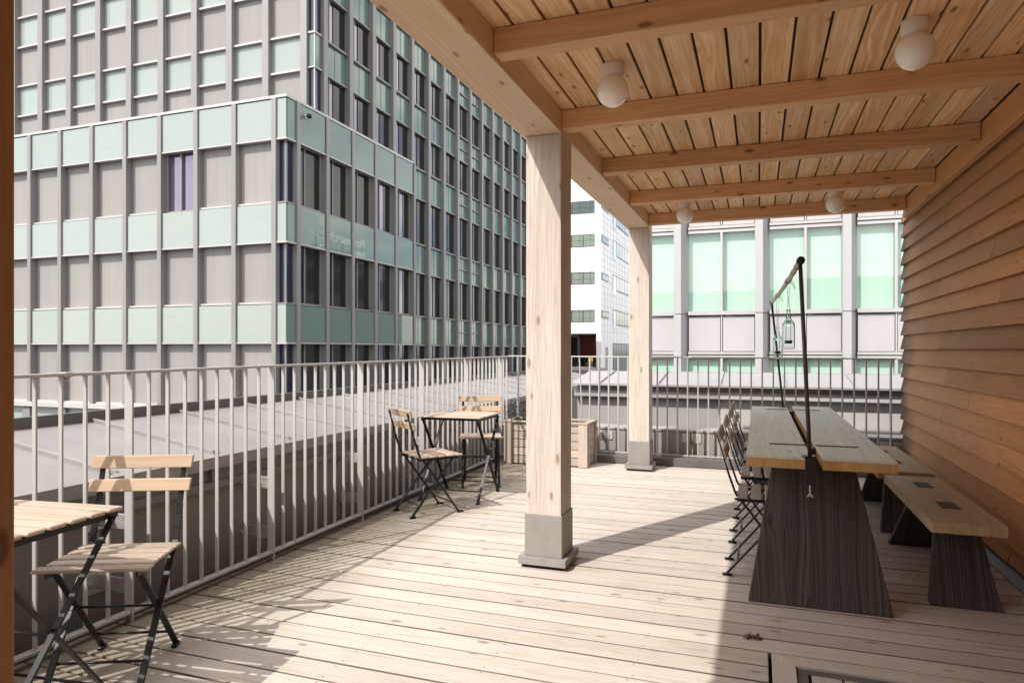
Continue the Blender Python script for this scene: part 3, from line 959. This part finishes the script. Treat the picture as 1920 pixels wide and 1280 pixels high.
rl = thing('metal_railing', 'long light grey metal railing along the left edge of the deck', 'railing', (-2.71, 2, 0))
RX = -2.712
posts = [2.35 + .985 * i for i in range(-3, 6)]
ylo, yhi = posts[0] - .2, 7.62
mb = MB(); mb.box(RX - .017, RX + .017, ylo, yhi, 1.138, 1.153, 'y', .5)
mb.box(RX - .0195, RX + .0195, 2.025, 2.065, 1.1355, 1.1555, 'y', .5); mb.tube([(RX, 2.045, 1.143), (RX, 2.045, 1.118)], .012, 8)
mb.build('top_rail', M['railpaint'], rl, .005, False, skew, 2)
mb = MB(); mb.box(RX - .02, RX + .02, ylo, yhi, .042, .056, 'y', .5)
mb.build('bottom_rail', M['railpaint'], rl, .002, False, skew)
for y in posts:
    mb = MB(); mb.box(RX - .0245, RX + .0245, y - .005, y + .005, -.12, 1.137, 'z', .5)
    mb.build('post', M['railpaint'], rl, .0015, False, skew)
    for z in (.16, .455):
        mb = MB(); mb.box(-2.915, RX - .02, y + .0065, y + .0145, z - .035, z + .035, 'x', .5); mb.box(-2.924, -2.912, y - .06, y + .075, z - .05, z + .05, 'z', .5)
        b = mb.build('bracket', M['zinc'], rl, .0015, False, skew)
        mb = MB()
        for dy in (-.035, .05): mb.tube([(-2.913, y + dy, z), (-2.897, y + dy, z)], .011, 6)
        mb.build('bolt', M['zinc'], rl, 0, False, skew).parent = b
    for i in range(1, 9):
        yy = y + .985 * i / 9
        if yy > yhi - .02: break
        mb = MB(); mb.box(RX - .0105, RX + .0105, yy - .0042, yy + .0042, .056, 1.137, 'z', .5)
        mb.tube([(RX, yy, .056), (RX, yy, .061)], .013, 8)
        mb.build('baluster', M['railpaint'], rl, .001, False, skew)

rb = thing('metal_railing', 'light grey metal railing across the far end of the deck, partly in shade', 'railing', (-2.7, 7.62, 0))
RY = 7.62
def lift(x, y, z): return (x, y, z + (.008 * (-(x) + 1.28) * .5 if z > .5 else 0))
mb = MB(); mb.box(-2.79, 1.285, RY - .017, RY + .017, 1.149, 1.163, 'x', .5); mb.build('top_rail', M['railpaint'], rb, .004, False, lift, 2)
mb = MB(); mb.box(-2.76, 1.285, RY - .02, RY + .02, .090, .104, 'x', .5); mb.build('bottom_rail', M['railpaint'], rb, .002)
for i in range(38):
    x = -2.675 + .1085 * i
    if x > 1.27: break
    if i % 9 == 0 or (i % 9 == 0):
        mb = MB(); mb.box(x - .006, x + .006, RY - .03, RY + .03, -.1, 1.145, 'z', .5); mb.build('post', M['railpaint'], rb, .0015, False, lift)
        mb = MB(); z = .275
        mb.box(x + .0065, x + .0145, RY + .03, 7.732, z - .035, z + .035, 'y', .5)
        for dx in (-.075, .045): mb.box(x + dx, x + dx + .085, 7.726, 7.738, z - .05, z + .05, 'z', .5)
        b = mb.build('bracket', M['palewall'], rb, .0015)
        mb = MB()
        for dx in (-.032, .088): mb.tube([(x + dx, 7.728, z), (x + dx, 7.715, z)], .011, 6)
        mb.build('bolt', M['zinc'], rb).parent = b
    else:
        mb = MB()
        if i == 7: mb.tube([(x, RY, .104), (x + .004, RY, .3), (x + .012, RY, .6), (x - .006, RY, .95), (x - .012, RY, 1.15)], .0085, 6)
        else: mb.box(x - .0075, x + .0075, RY - .011, RY + .011, .104, 1.15, 'z', .5)
        mb.build('baluster', M['railpaint'], rb, .001, False, lift)

# ------------------------------------------------------------------ pergola
def rise(x, y, z): return (x, y, z + (.0065 * (y - 2.7) if z > 2.2 else 0))


pg = thing('pergola', 'pale pine pergola roof carried on square timber posts over the deck', 'pergola', (-1.16, 3.8, 0))
BX0, BX1, BZ0, RZ = -1.285, -1.055, 2.475, 2.607
mb = MB(); mb.box(BX0, BX1, -2.0, 3.86, BZ0, RZ, 'y'); mb.box(BX0, BX1, 3.863, 7.27, BZ0, RZ, 'y')
mb.build('beam', M['beam'], pg, .006, False, rise, 2)
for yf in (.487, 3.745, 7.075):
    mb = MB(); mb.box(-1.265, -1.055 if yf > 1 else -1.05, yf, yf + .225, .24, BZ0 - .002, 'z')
    p = mb.build('post', M['pinepost'] if yf > 1 else M['shadepost'], pg, .005, False, rise, 2)
    mb = MB(); mb.box(-1.272, -1.048, yf - .007, yf + .232, .062, .305, 'z', .5)
    mb.prism([(-1.300, yf - .04, .022), (-1.02, yf - .04, .022), (-1.02, yf + .265, .022), (-1.300, yf + .265, .022)], (0, 0, .04), .5)
    mb.build('post_shoe', M['shoe'], pg, .003).parent = p
    mb = MB(); mb.box(-1.285, -1.035, yf - .02, yf + .245, .003, .021, 'z', .5)
    mb.build('base_plate', M['blackmetal'], pg).parent = p
for i, yr in enumerate((-.38, .68, 1.73, 2.78, 3.845, 4.925, 6.045, 7.13)):
    mb = MB(); mb.box(BX1 + .001, 1.262, yr - .095, yr, 2.497, RZ - .001, 'x')
    mb.build('joist', M['joist'], pg, .005, False, rise, 2)
mb = MB(); mb.box(1.265, 1.315, -2, 3.4, 2.44, RZ - .001, 'y'); mb.box(1.265, 1.315, 3.403, 7.2, 2.44, RZ - .001, 'y')
mb.build('wall_plate', M['ledger'], pg, .004, False, rise)
mb = MB(); x = .008 - .1395 * 9
while x < 1.24:
    y = -2.0
    while y < 7.27:
        e = 7.27
        if 7.27 - e < .5: e = 7.27
        mb.box(x + .006, min(x + .1335, 1.30), y, e - .002, RZ + random.uniform(0, .0015), RZ + .022, 'y')
        y = e
    x += .1395
x = .008 - .1395 * 9
while x < 1.2:
    for yr in (-.38, .68, 1.73, 2.78, 3.845, 4.925, 6.045, 7.13):
        for yy in (yr + .022, yr - .117):
            for dx in (.03, .11):
                cx_, cy_ = x + dx + random.uniform(-.006, .006), yy + random.uniform(-.006, .006)
                mb.face([(cx_ + .003 * math.cos(a), cy_ - .003 * math.sin(a), RZ - .0006) for a in [R(60 * i) for i in range(6)]], .5, 1, (1, 0, 0), (0, 1, 0))
    x += .1395
mb.build('roof_boards', [M['roofboard'], M['screw']], pg, .003, False, rise)
mb = MB(); mb.box(-1.30, 1.36, -2.0, 7.28, RZ + .03, RZ + .075, 'y', .5)
mb.build('roof_cover', M['membrane'], pg, .004, False, rise)

# ------------------------------------------------------------------ globe lights
gl0 = local_thing('ceiling_light', 'white globe ceiling light', 'ceiling light', 'globe lights under the pergola')
mb = MB(); mb.lathe((0, 0, 0), [(.052, 0), (.053, -.005), (.053, -.05), (.048, -.056), (.046, -.058)], 32)
mb.build('lamp_base', M['ceramicbase'], gl0, 0, True)
mb = MB()
rg, zc = .076, -.126
prof = [(rg * math.sin(a), zc + rg * math.cos(a)) for a in [R(q) for q in range(32, 181, 8)]]
prof[-1] = (.0005, zc - rg)
mb.lathe((0, 0, 0), [(.042, -.055)] + prof, 40)
mb.build('globe', M['ceramic'], gl0, 0, True)
GL = [(-.655, 3.235, 'white globe ceiling light near the front, beside the big timber beam'),
      (.61, 3.225, 'white globe ceiling light near the front, on the side of the timber wall'),
      (-.65, 6.57, 'small looking white globe light at the far end above the second post'),
      (.625, 6.50, 'small looking white globe light at the far end towards the timber wall')]
for o, (x, y, lab) in zip(copies(gl0, 4), GL):
    o.location = (x, y, RZ + .0065 * (y - 2.7)); o['label'] = lab

# ------------------------------------------------------------------ timber clad house on the right
hs = thing('timber_house', 'house wall clad in overlapping reddish cedar boards on the right', 'house', (1.4, 3, -3))
mb = MB(); mb.box(1.375, 6.5, -9.0, 7.6, -12, 4.6, 'z', .5)
mb.build('wall', M['membrane'], hs)
mb = MB()
k = 0; z = 1.251 - .137 * 9 + .03
z = 1.251 - .137 * 9
while z < 4.5:
    y = 7.655 + random.uniform(-.012, .008)
    first = True
    while y > -4:
        e = y - random.uniform(.5 if first else 1.6, 2.2 if first else 4.0); first = False
        zz = max(z, .05) + random.uniform(-.002, .002)
        xb_, xt_ = 1.318 + random.uniform(-.003, .004), 1.360
        P = [(xb_, e + .0015, zz), (xb_, y, zz), (xb_ + .03, e + .0015, zz), (xb_ + .03, y, zz), (xt_ - .006, e + .0015, z + .158), (xt_ - .006, y, z + .158), (xt_ + .01, e + .0015, z + .158), (xt_ + .01, y, z + .158)]
        P = [P[0], P[1], P[4], P[5], P[2], P[3], P[6], P[7]]
        mb.hexa(P, Vector((0, 1, 0)), Vector((0, 0, 1)), Vector((1, 0, 0)))
        y = e
    z += .137
mb.build('cladding', M['cedar'], hs, .0015)
mb = MB(); mb.box(1.3625, 1.374, 7.605, 7.63, 0, 4.4, 'z'); mb.build('corner_board', M['cedar'], hs)
mb = MB()
mb.prism([(1.36, -4, .16), (1.345, -4, .16), (1.345, -4, .03), (1.275, -4, .004), (1.275, -4, -.03), (1.36, -4, -.03)][::-1], (0, 11.6, 0), .5)
mb.build('base_flashing', M['flashing'], hs)
mb = MB(); mb.box(1.2, 7, -9.3, 7.7, 4.6, 4.75, 'y', .5); mb.build('roof', M['membrane'], hs)
# wing of the same house behind the viewer: it shows in the far panes
mb = MB(); mb.box(-9, 1.3, -13, -9.2, -12, 5.6, 'x'); mb.build('rear_wing_wall', M['lightwall'], hs)
for i in range(3):
    mb = MB(); mb.box(-7.4 + 3 * i, -6.2 + 3 * i, -9.22, -9.1, 2.6, 3.6, 'x'); mb.build('window', M['blue_pane'], hs)

# ------------------------------------------------------------------ communal table
tb = thing('communal_table', 'long two plank table with grey weathered top on dark brushed trestle legs', 'table', (.27, 5, 0))
H = .742
for (xa, xb, ya, yb) in ((-.055, .236, 3.482, 6.50), (.283, .592, 3.487, 6.63)):
    mb = MB(); n = 4; wv = (xb - xa) / n
    mb.box(xa, xb, ya, yb, H - .055, H - .012, 'y', .5, 0)
    mb.box(xa, xb, ya, yb, H - .012, H, 'y', .5, 1)
    mb.m[-3] = 1
    mb.build('tabletop', [M['oak'], M['oaktop']], tb, .0025)


def slab_leg(x0a, x1a, x0b, x1b, yfoot, ytop, th, zt):
    """trapezoid plank leaning in the Y direction: wide at the foot"""
    P = []
    for k in (0, 1):
        for j in (0, 1):
            for i in (0, 1):
                y = (ytop if i else yfoot) + th * k
                x = (x1b if j else x0b) if i else (x1a if j else x0a)
                P.append((x, y, zt if i else 0.002))
    m = MB(); m.hexa(P, Vector((0, 0, 1)), Vector((1, 0, 0)), Vector((0, 1, 0)), .5)
    return m


for yf, yt in ((3.585, 3.86), (6.50, 6.17)):
    slab_leg(-.047, .594, .075, .455, yf, yt, .06, H - .055).build('trestle_leg', M['charred'], tb, .003)
    mb = MB(); yy = 3.935 if yf < 5 else 6.21
    mb.box(.055, .2358, yy - .011, yy + .011, H + .0005, H + .004, 'x', .5); mb.box(.2832, .485, yy - .011, yy + .011, H + .0005, H + .004, 'x', .5)
    mb.box(.2365, .2825, yy - .03, yy + .03, H - .07, H - .012, 'x', .5)
    mb.build('tenon_strip', M['charred'], tb)

# ------------------------------------------------------------------ benches
def bench(label, x0, x1, y0, y1, tn):
    b = thing('wooden_bench', label, 'bench', ((x0 + x1) / 2, (y0 + y1) / 2, 0), 0, 'plank benches along the timber wall')
    m = MB(); m.box(x0, x1, y0, y1, .398, .45, 'y', .5, 0); m.build('seat', M['bench'], b, .003)
    xm = (x0 + x1) / 2 + .02
    for (yt, yf) in tn:
        slab_leg(xm - .14, xm + .165, xm - .075, xm + .105, yf, yt - .03, .05, .397).build('leg', M['charred'], b, .003)
        m = MB(); m.box(xm - .055, xm + .025, yt - .075, yt + .075, .4505, .4525, 'x', .5); m.build('tenon_end', M['charred'], b)
    return b


bench('nearer plank bench with two dark inlaid squares, beside the timber wall', .757, 1.062, 3.655, 4.92, [(4.06, 3.84), (4.62, 4.95)])
bench('farther plank bench standing behind the nearer one along the timber wall', .742, 1.07, 5.06, 6.38, [(5.5, 5.24), (6.03, 6.3)])

# ------------------------------------------------------------------ lantern stand clamped to the table
ls = thing('lantern_stand', 'dark metal goalpost stand clamped to the table ends with a beige cross tube', 'stand', (.2, 5, H))
nb, nt_ = Vector((.228, 3.498, H + .003)), Vector((.186, 3.498, 1.650))
fb, ft = Vector((.205, 6.47, H + .003)), Vector((.112, 6.47, 1.652))
for b, t in ((nb, nt_), (fb, ft)):
    mb = MB(); mb.tube([b, t], .0095, 12); mb.build('pole', M['brownmetal'], ls, 0, True)
    s = -1 if b is nb else 1
    mb = MB(); yo = 3.474 if s < 0 else 6.507
    mb.box(b.x - .022, b.x + .024, yo - .007, yo + .006, H - .125, H + .004, 'z', .5)
    mb.box(b.x - .035, b.x + .024, min(yo, yo - s * .06), max(yo, yo - s * .06), H + .0042, H + .009, 'x', .5)
    mb.box(b.x - .02, b.x + .02, min(yo, yo - s * .05), max(yo, yo - s * .05), H - .125, H - .118, 'x', .5)
    c = mb.build('clamp', M['blackmetal'], ls, .001)
    mb = MB(); mb.tube([(b.x, yo - s * .022, H - .06), (b.x, yo - s * .022, H - .175)], .0035, 6); mb.bar((b.x - .012, yo - s * .022, H - .185), (b.x, yo - s * .022, H - .170), .005, .008); mb.bar((b.x + .012, yo - s * .022, H - .185), (b.x, yo - s * .022, H - .170), .005, .008)
    mb.build('wing_screw', M['zinc'], ls).parent = c
mb = MB()
pth = [nt_ + (ft - nt_) * q + Vector((0, 0, .016 - .014 * math.sin(math.pi * q) * 1.0)) for q in [-.005, .1, .2, .3, .4, .5, .6, .7, .8, .9, 1.01]]
mb.tube(pth, .0135, 12); mb.build('cross_tube', M['rod'], ls, 0, True)
d = (ft - nt_).normalized()
for p_, rr, ll in ((pth[0], .0185, .03), (pth[-1], .017, .02)):
    mb = MB(); mb.tube([p_ - d * ll, p_ + d * ll], rr, 14); mb.build('end_cap', M['blackmetal'], ls, 0, True)
for q in (.06, .14, .3):
    c_ = nt_ + (ft - nt_) * q + Vector((0, 0, .016 - .014 * math.sin(math.pi * q)))
    mb = MB(); mb.tube([c_ - d * .008, c_ + d * .008], .0155, 12); mb.build('ring', M['blackmetal'], ls, 0, True)


def bottle_lantern(label, q, zneck, zbot, w):
    top_ = nt_ + (ft - nt_) * q + Vector((0, 0, .016 - .014 * math.sin(math.pi * q)))
    x, y = top_.x, top_.y
    L = thing('hanging_bottle', label, 'lantern', (x, y, zbot), 0, 'bottle lanterns hanging from the stand')
    hb = (zneck - zbot)
    m = MB(); h = w / 2
    def ring(r, rd, z):   # square with rounded corners
        out = []
        for cx, cy, a0 in ((1, 1, 0), (-1, 1, 90), (-1, -1, 180), (1, -1, 270)):
            for a in (0, 30, 60, 90):
                out.append((x + cx * (r - rd) + rd * math.cos(R(a0 + a)), y + cy * (r - rd) + rd * math.sin(R(a0 + a)), z))
        return out
    def skin(mm, prof):
        b0 = len(mm.v); n = 16
        for (r, rd, z) in prof: mm.v += ring(r, rd, z)
        for i in range(len(prof) - 1):
            for k in range(n):
                k2 = (k + 1) % n
                mm.f.append((b0 + i * n + k, b0 + i * n + k2, b0 + (i + 1) * n + k2, b0 + (i + 1) * n + k)); mm.uv += [0, 0] * 4; mm.t.append(.5); mm.m.append(0)
        for bs, rv in ((b0, True), (b0 + (len(prof) - 1) * n, False)):
            idx = list(range(bs, bs + n));
            if rv: idx.reverse()
            mm.f.append(tuple(idx)); mm.uv += [0, 0] * n; mm.t.append(.5); mm.m.append(0)
    sh = zbot + hb * .60
    tk = .0035
    nk = h * .30
    skin(m, [(h - .002, .006, zbot), (h, .006, zbot + .004), (h, .008, sh), (h * .93, .012, sh + .012), (nk * 1.25, nk * 1.2, zbot + hb * .78), (nk, nk * .98, zbot + hb * .83), (nk, nk * .98, zneck - .008), (nk * 1.3, nk * 1.25, zneck - .006), (nk * 1.3, nk * 1.25, zneck),
             (nk - tk, nk * .6, zneck), (nk - tk, nk * .6, zbot + hb * .83), (nk * 1.15 - tk, nk * .7, zbot + hb * .78), (h * .9 - tk, .008, sh + .008), (h - tk, .006, sh - .004), (h - tk, .005, zbot + .012), (h - tk - .003, .004, zbot + .009)])
    m.build('glass', M['bottle'], L, 0, False)
    m = MB()
    for dx in (-.013, .013): m.tube([(x + dx, y, zbot + .05), (x + dx, y, zbot + hb * .80), (x + dx * .35, y, zneck + .01), (x + dx * .2, y, zneck + .06)], .0014, 5)
    m.tube([(x - .003, y, zneck + .06), (x, y, zneck + .066), (x + .003, y, zneck + .06)], .0014, 5)
    m.build('wire', M['blackmetal'], L)
    m = MB(); m.lathe((x, y, zbot + .035), [(.020, 0), (.021, .002), (.021, .017), (.019, .018)], 14); m.build('tealight', M['wick'], L)
    m = MB()
    zr = top_.z
    for dx in (-.006, .006): m.tube([(x + dx * .3, y, zneck + .06), (x + dx, y, zneck + .11), (x + dx * 1.6, y + .004, zr - .012), (x + dx * 2.2, y, zr)], .0014, 5)
    m.tube([(x + .0155 * math.cos(a), y, zr + .0155 * math.sin(a)) for a in [R(30 * i) for i in range(13)]], .002, 5, .5, 0, False)
    m.tube([(x + .012, y, zr), (x + .028, y, zr - .02), (x + .034, y, zr - .055)], .0014, 5); m.tube([(x + .012, y, zr), (x + .022, y, zr - .03), (x + .040, y + .004, zr - .045)], .0014, 5)
    m.tube([(x + .012 + .012 * math.sin(a), y, zr + .012 - .012 * math.cos(a)) for a in [R(36 * i) for i in range(11)]], .0013, 5, .5, 0, False)
    m.build('string', M['rope'], L)


bottle_lantern('clear square bottle lantern hanging lower nearer the far end of the tube', .675, 1.415, 1.182, .068)
bottle_lantern('clear square bottle lantern hanging higher near the black pole', .275, 1.484, 1.25, .069)

# ------------------------------------------------------------------ folding chairs
def make_chair(label, back_mat, seat_mat, group):
    ch = local_thing('folding_chair', label, 'chair', group)
    W = .385
    for i in range(5):
        y0 = -.185 + i * .072
        wide = W / 2 + (.012 if i == 0 else 0)
        m = MB(); m.box(-wide, wide, y0, y0 + .055, .440, .453, 'x'); m.build('seat_slat', seat_mat, ch, .004)
    def up(z):   # the upright's y at height z
        pts = [(0, -.175), (.36, .085), (.46, .165), (.56, .200), (.81, .272)]
        for (a, b), (c, d_) in zip(pts, pts[1:]):
            if z <= c: return b + (d_ - b) * (z - a) / (c - a)
        return .272
    for z0, z1 in ((.655, .705), (.748, .80)):
        m = MB()
        P = []
        for k in (0, 1):
            for j in (0, 1):
                for i in (-1, 1):
                    zz = z1 if k else z0
                    wid = W / 2 + .010 + (.0 if k == 0 else .004)
                    P.append((i * wid, up(zz) - .020 + j * .014, zz))
        m.hexa(P, X_, Y_, Z_); m.build('back_slat', back_mat, ch, .003)
    for sx in (-1, 1):
        x = sx * .165
        m = MB()
        zs = [.012, .12, .24, .36, .41, .46, .51, .56, .60]
        for a, b in zip(zs, zs[1:]): m.bar((x, up(a), a), (x, up(b), b), .010, .025, (1, 0, 0))
        zt = [.60, .66, .72, .78]
        for a, b in zip(zt, zt[1:]): m.bar((x, up(a), a), (x, up(b), b), .022, .006, (0, -1, 0))
        m.build('back_leg', M['blackmetal'], ch, .0015)
        x2 = sx * .148
        m = MB(); m.bar((x2, .215, .012), (x2, -.135, .432), .010, .025, (1, 0, 0)); m.build('front_leg', M['blackmetal'], ch, .0015)
        for (xx, yy) in ((x, -.175), (x2, .215)):
            m = MB(); m.box(xx - .011, xx + .011, yy - .03, yy + .022, .0015, .016, 'y', .5); m.build('foot', M['blackmetal'], ch, .004)
    for (xx, yy, zz) in ((.165, up(.085), .085), (.148, .155, .085), (.148, .018, .245), (.165, up(.42), .42)):
        m = MB(); m.tube([(-xx, yy, zz), (xx, yy, zz)], .0055, 8); m.build('crossbar', M['blackmetal'], ch, 0, True)
    for sx in (-1, 1):
        m = MB(); m.box(sx * .158 - .004, sx * .158 + .004, -.17, .16, .418, .436, 'y', .5); m.build('seat_rail', M['blackmetal'], ch)
    return ch


c0 = make_chair('folding chair', M['backslat'], M['teakgrey'], 'folding chairs at the small slatted tables')
CH = [(-2.358, 1.975, 25, 'slatted folding chair in the lower left corner beside the nearest small table'),
      (-2.40, 4.76, 143.5, 'slatted folding chair seen from its side, standing before the farther small table'),
      (-2.435, 5.885, 23.5, 'slatted folding chair behind the farther small table, facing the camera')]
for o, (x, y, a, lab) in zip(copies(c0, 3), CH):
    o.location = (x, y, 0); o.rotation_euler = (0, 0, R(a)); o['label'] = lab
c1 = make_chair('folding chair', M['greyslat'], M['greyslat'], 'folding chairs lined up along the long table')
CT = [(.048, 4.105, 90, 'grey slatted folding chair nearest the camera at the long table'),
      (.05, 4.785, 91, 'grey slatted folding chair second from the front at the long table'),
      (.055, 5.455, 90, 'grey slatted folding chair third from the front at the long table'),
      (.05, 6.12, 89, 'grey slatted folding chair at the far end of the long table')]
for o, (x, y, a, lab) in zip(copies(c1, 4), CT):
    o.location = (x, y, 0); o.rotation_euler = (0, 0, R(a)); o['label'] = lab

# ------------------------------------------------------------------ small folding tables
bt = local_thing('bistro_table', 'small table', 'table', 'small slatted folding tables')
n = 7; dp = .54
for i in range(n):
    y0 = -dp / 2 + i * dp / n
    m = MB(); m.box(-.275, .275, y0 + .008, y0 + dp / n - .008, .687, .70, 'x'); m.build('table_slat', M['teakgrey'], bt, .004)
m = MB()
for sx in (-1, 1): m.box(sx * .245 - .006, sx * .245 + .006, -.262, .262, .662, .683, 'y', .5)
for sy in (-1, 1): m.box(-.238, .238, sy * .2 - .006, sy * .2 + .006, .664, .683, 'x', .5)
m.build('top_frame', M['blackmetal'], bt)
for sx in (-1, 1):
    for d in (-1, 1):
        x = sx * (.256 if d > 0 else .243)
        m = MB(); m.bar((x, -d * .265, .012), (x, d * .235, .668), .009, .024, (1, 0, 0)); m.build('leg', M['blackmetal'], bt, .0015)
        m = MB(); m.box(x - .012, x + .012, -d * .265 - .026, -d * .265 + .026, .0015, .016, 'y', .5); m.build('foot', M['blackmetal'], bt, .004)
    m = MB(); m.tube([(sx * .236, 0, .345), (sx * .262, 0, .345)], .011, 8); m.build('pivot', M['blackmetal'], bt)
for (yy, zz) in ((-.205, .09), (.205, .09), (0, .345)):
    m = MB(); m.tube([(-.245, yy, zz), (.245, yy, zz)], .0055, 8); m.build('crossbar', M['blackmetal'], bt, 0, True)
for o, (x, y, a, lab) in zip(copies(bt, 2), [(-2.345, 1.505, 7, 'small slatted folding table cut off by the left edge of the picture'),
                                             (-2.395, 5.345, 2, 'small slatted folding table in the middle distance between two chairs')]):
    o.location = (x, y, 0); o.rotation_euler = (0, 0, R(a)); o['label'] = lab

# ------------------------------------------------------------------ planter crate
pc = thing('planter_box', 'weathered wooden planter crate in the corner behind the timber post', 'planter', (-2.16, 7.22, 0))
px0, px1, py0, py1, pz = -2.63, -1.692, 7.03, 7.435, .455
for i in range(5):
    z0 = .012 + i * .088
    m = MB(); m.box(px0 + .10, px1 - .10, py0 + .012, py0 + .03, z0, z0 + .081, 'x'); m.build('slat', M['crate'], pc, .002)
    m = MB(); m.box(px1 - .03, px1 - .012, py0 + .04, py1 - .03, z0, z0 + .081, 'y'); m.build('slat', M['crate'], pc, .002)
    m = MB(); m.box(px0 + .012, px0 + .03, py0 + .04, py1 - .03, z0, z0 + .081, 'y'); m.build('slat', M['crate'], pc, .002)
    m = MB(); m.box(px0 + .04, px1 - .04, py1 - .03, py1 - .012, z0, z0 + .081, 'x'); m.build('slat', M['crate'], pc, .002)
for (xa, xb) in ((px0, px0 + .098), (px1 - .098, px1 - .0)):
    m = MB(); m.box(xa, xb, py0 - .008, py0 + .012, .003, pz, 'z'); m.build('corner_board', M['crate'], pc, .003)
m = MB(); m.box(px1 - .012, px1 + .01, py0 + .012, py0 + .06, .003, pz, 'z'); m.box(px1 - .012, px1 + .01, py1 - .05, py1, .003, pz, 'z'); m.build('corner_board', M['crate'], pc, .003)
m = MB(); m.box(px0 - .005, px1 + .012, py0 - .012, py0 + .045, pz, pz + .02, 'x'); m.box(px1 - .05, px1 + .012, py0 + .045, py1, pz, pz + .02, 'y'); m.box(px0 - .005, px0 + .05, py0 + .045, py1, pz, pz + .02, 'y'); m.box(px0 + .05, px1 - .05, py1 - .05, py1, pz, pz + .02, 'x')
m.build('rim', M['crate'], pc, .003)
m = MB(); m.box(px0 + .035, px1 - .035, py0 + .035, py1 - .035, .30, .36, 'x', .5); m.build('soil', M['soil'], pc)
pl = thing('dry_plant', 'tangle of dry dark twigs growing in the wooden planter crate', 'plant', (-2.5, 7.22, .36))
m = MB()
for i in range(34):
    b = Vector((-2.5 + random.uniform(-.07, .10), 7.2 + random.uniform(-.1, .1), .36))
    path = [b]; d = Vector((random.uniform(-.5, .5), random.uniform(-.5, .5), 1)).normalized()
    for j in range(7):
        d = (d + Vector((random.uniform(-.7, .7), random.uniform(-.7, .7), random.uniform(-.55, .35)))).normalized()
        path.append(path[-1] + d * .055)
    m.tube(path, [.0045 - .0005 * j for j in range(8)], 5)
m.build('stems', M['twig'], pl)
m = MB()
for i in range(90):
    c = Vector((-2.5 + random.uniform(-.13, .15), 7.2 + random.uniform(-.13, .13), random.uniform(.45, .70)))
    a = Vector((random.uniform(-1, 1), random.uniform(-1, 1), random.uniform(-1, 1))).normalized(); b = a.orthogonal().normalized()
    m.face([c, c + a * .018 + b * .008, c + a * .04, c + a * .018 - b * .008])
m.build('leaves', M['twig'], pl)

# ------------------------------------------------------------------ dead leaves on the deck
for (x, y, lab) in ((-.040, 3.142, 'curled dead brown leaf cluster on the shaded deck, the left of the pair'), (-.002, 3.140, 'curled dead brown leaf cluster on the shaded deck, the right of the pair')):
    m = MB()
    for i in range(7):
        c = Vector((x + random.uniform(-.014, .014), y + random.uniform(-.014, .014), .004))
        a = Vector((random.uniform(-1, 1), random.uniform(-1, 1), random.uniform(.1, .9))).normalized(); b = Vector((-a.y, a.x, .3)).normalized()
        m.face([c, c + a * .012 + b * .008, c + a * .024, c + a * .012 - b * .008])
        m.face([c + Vector((0, 0, .002)), c + a * .010 - b * .009 + Vector((0, 0, .003)), c - b * .018 + Vector((0, 0, .006)), c - a * .008 - b * .009])
    tag(m.build('dead_leaf', M['leaf']), lab, 'leaf', 'dead leaves on the deck')

for o in list(bpy.data.objects):
    if '_o' in o: del o['_o']
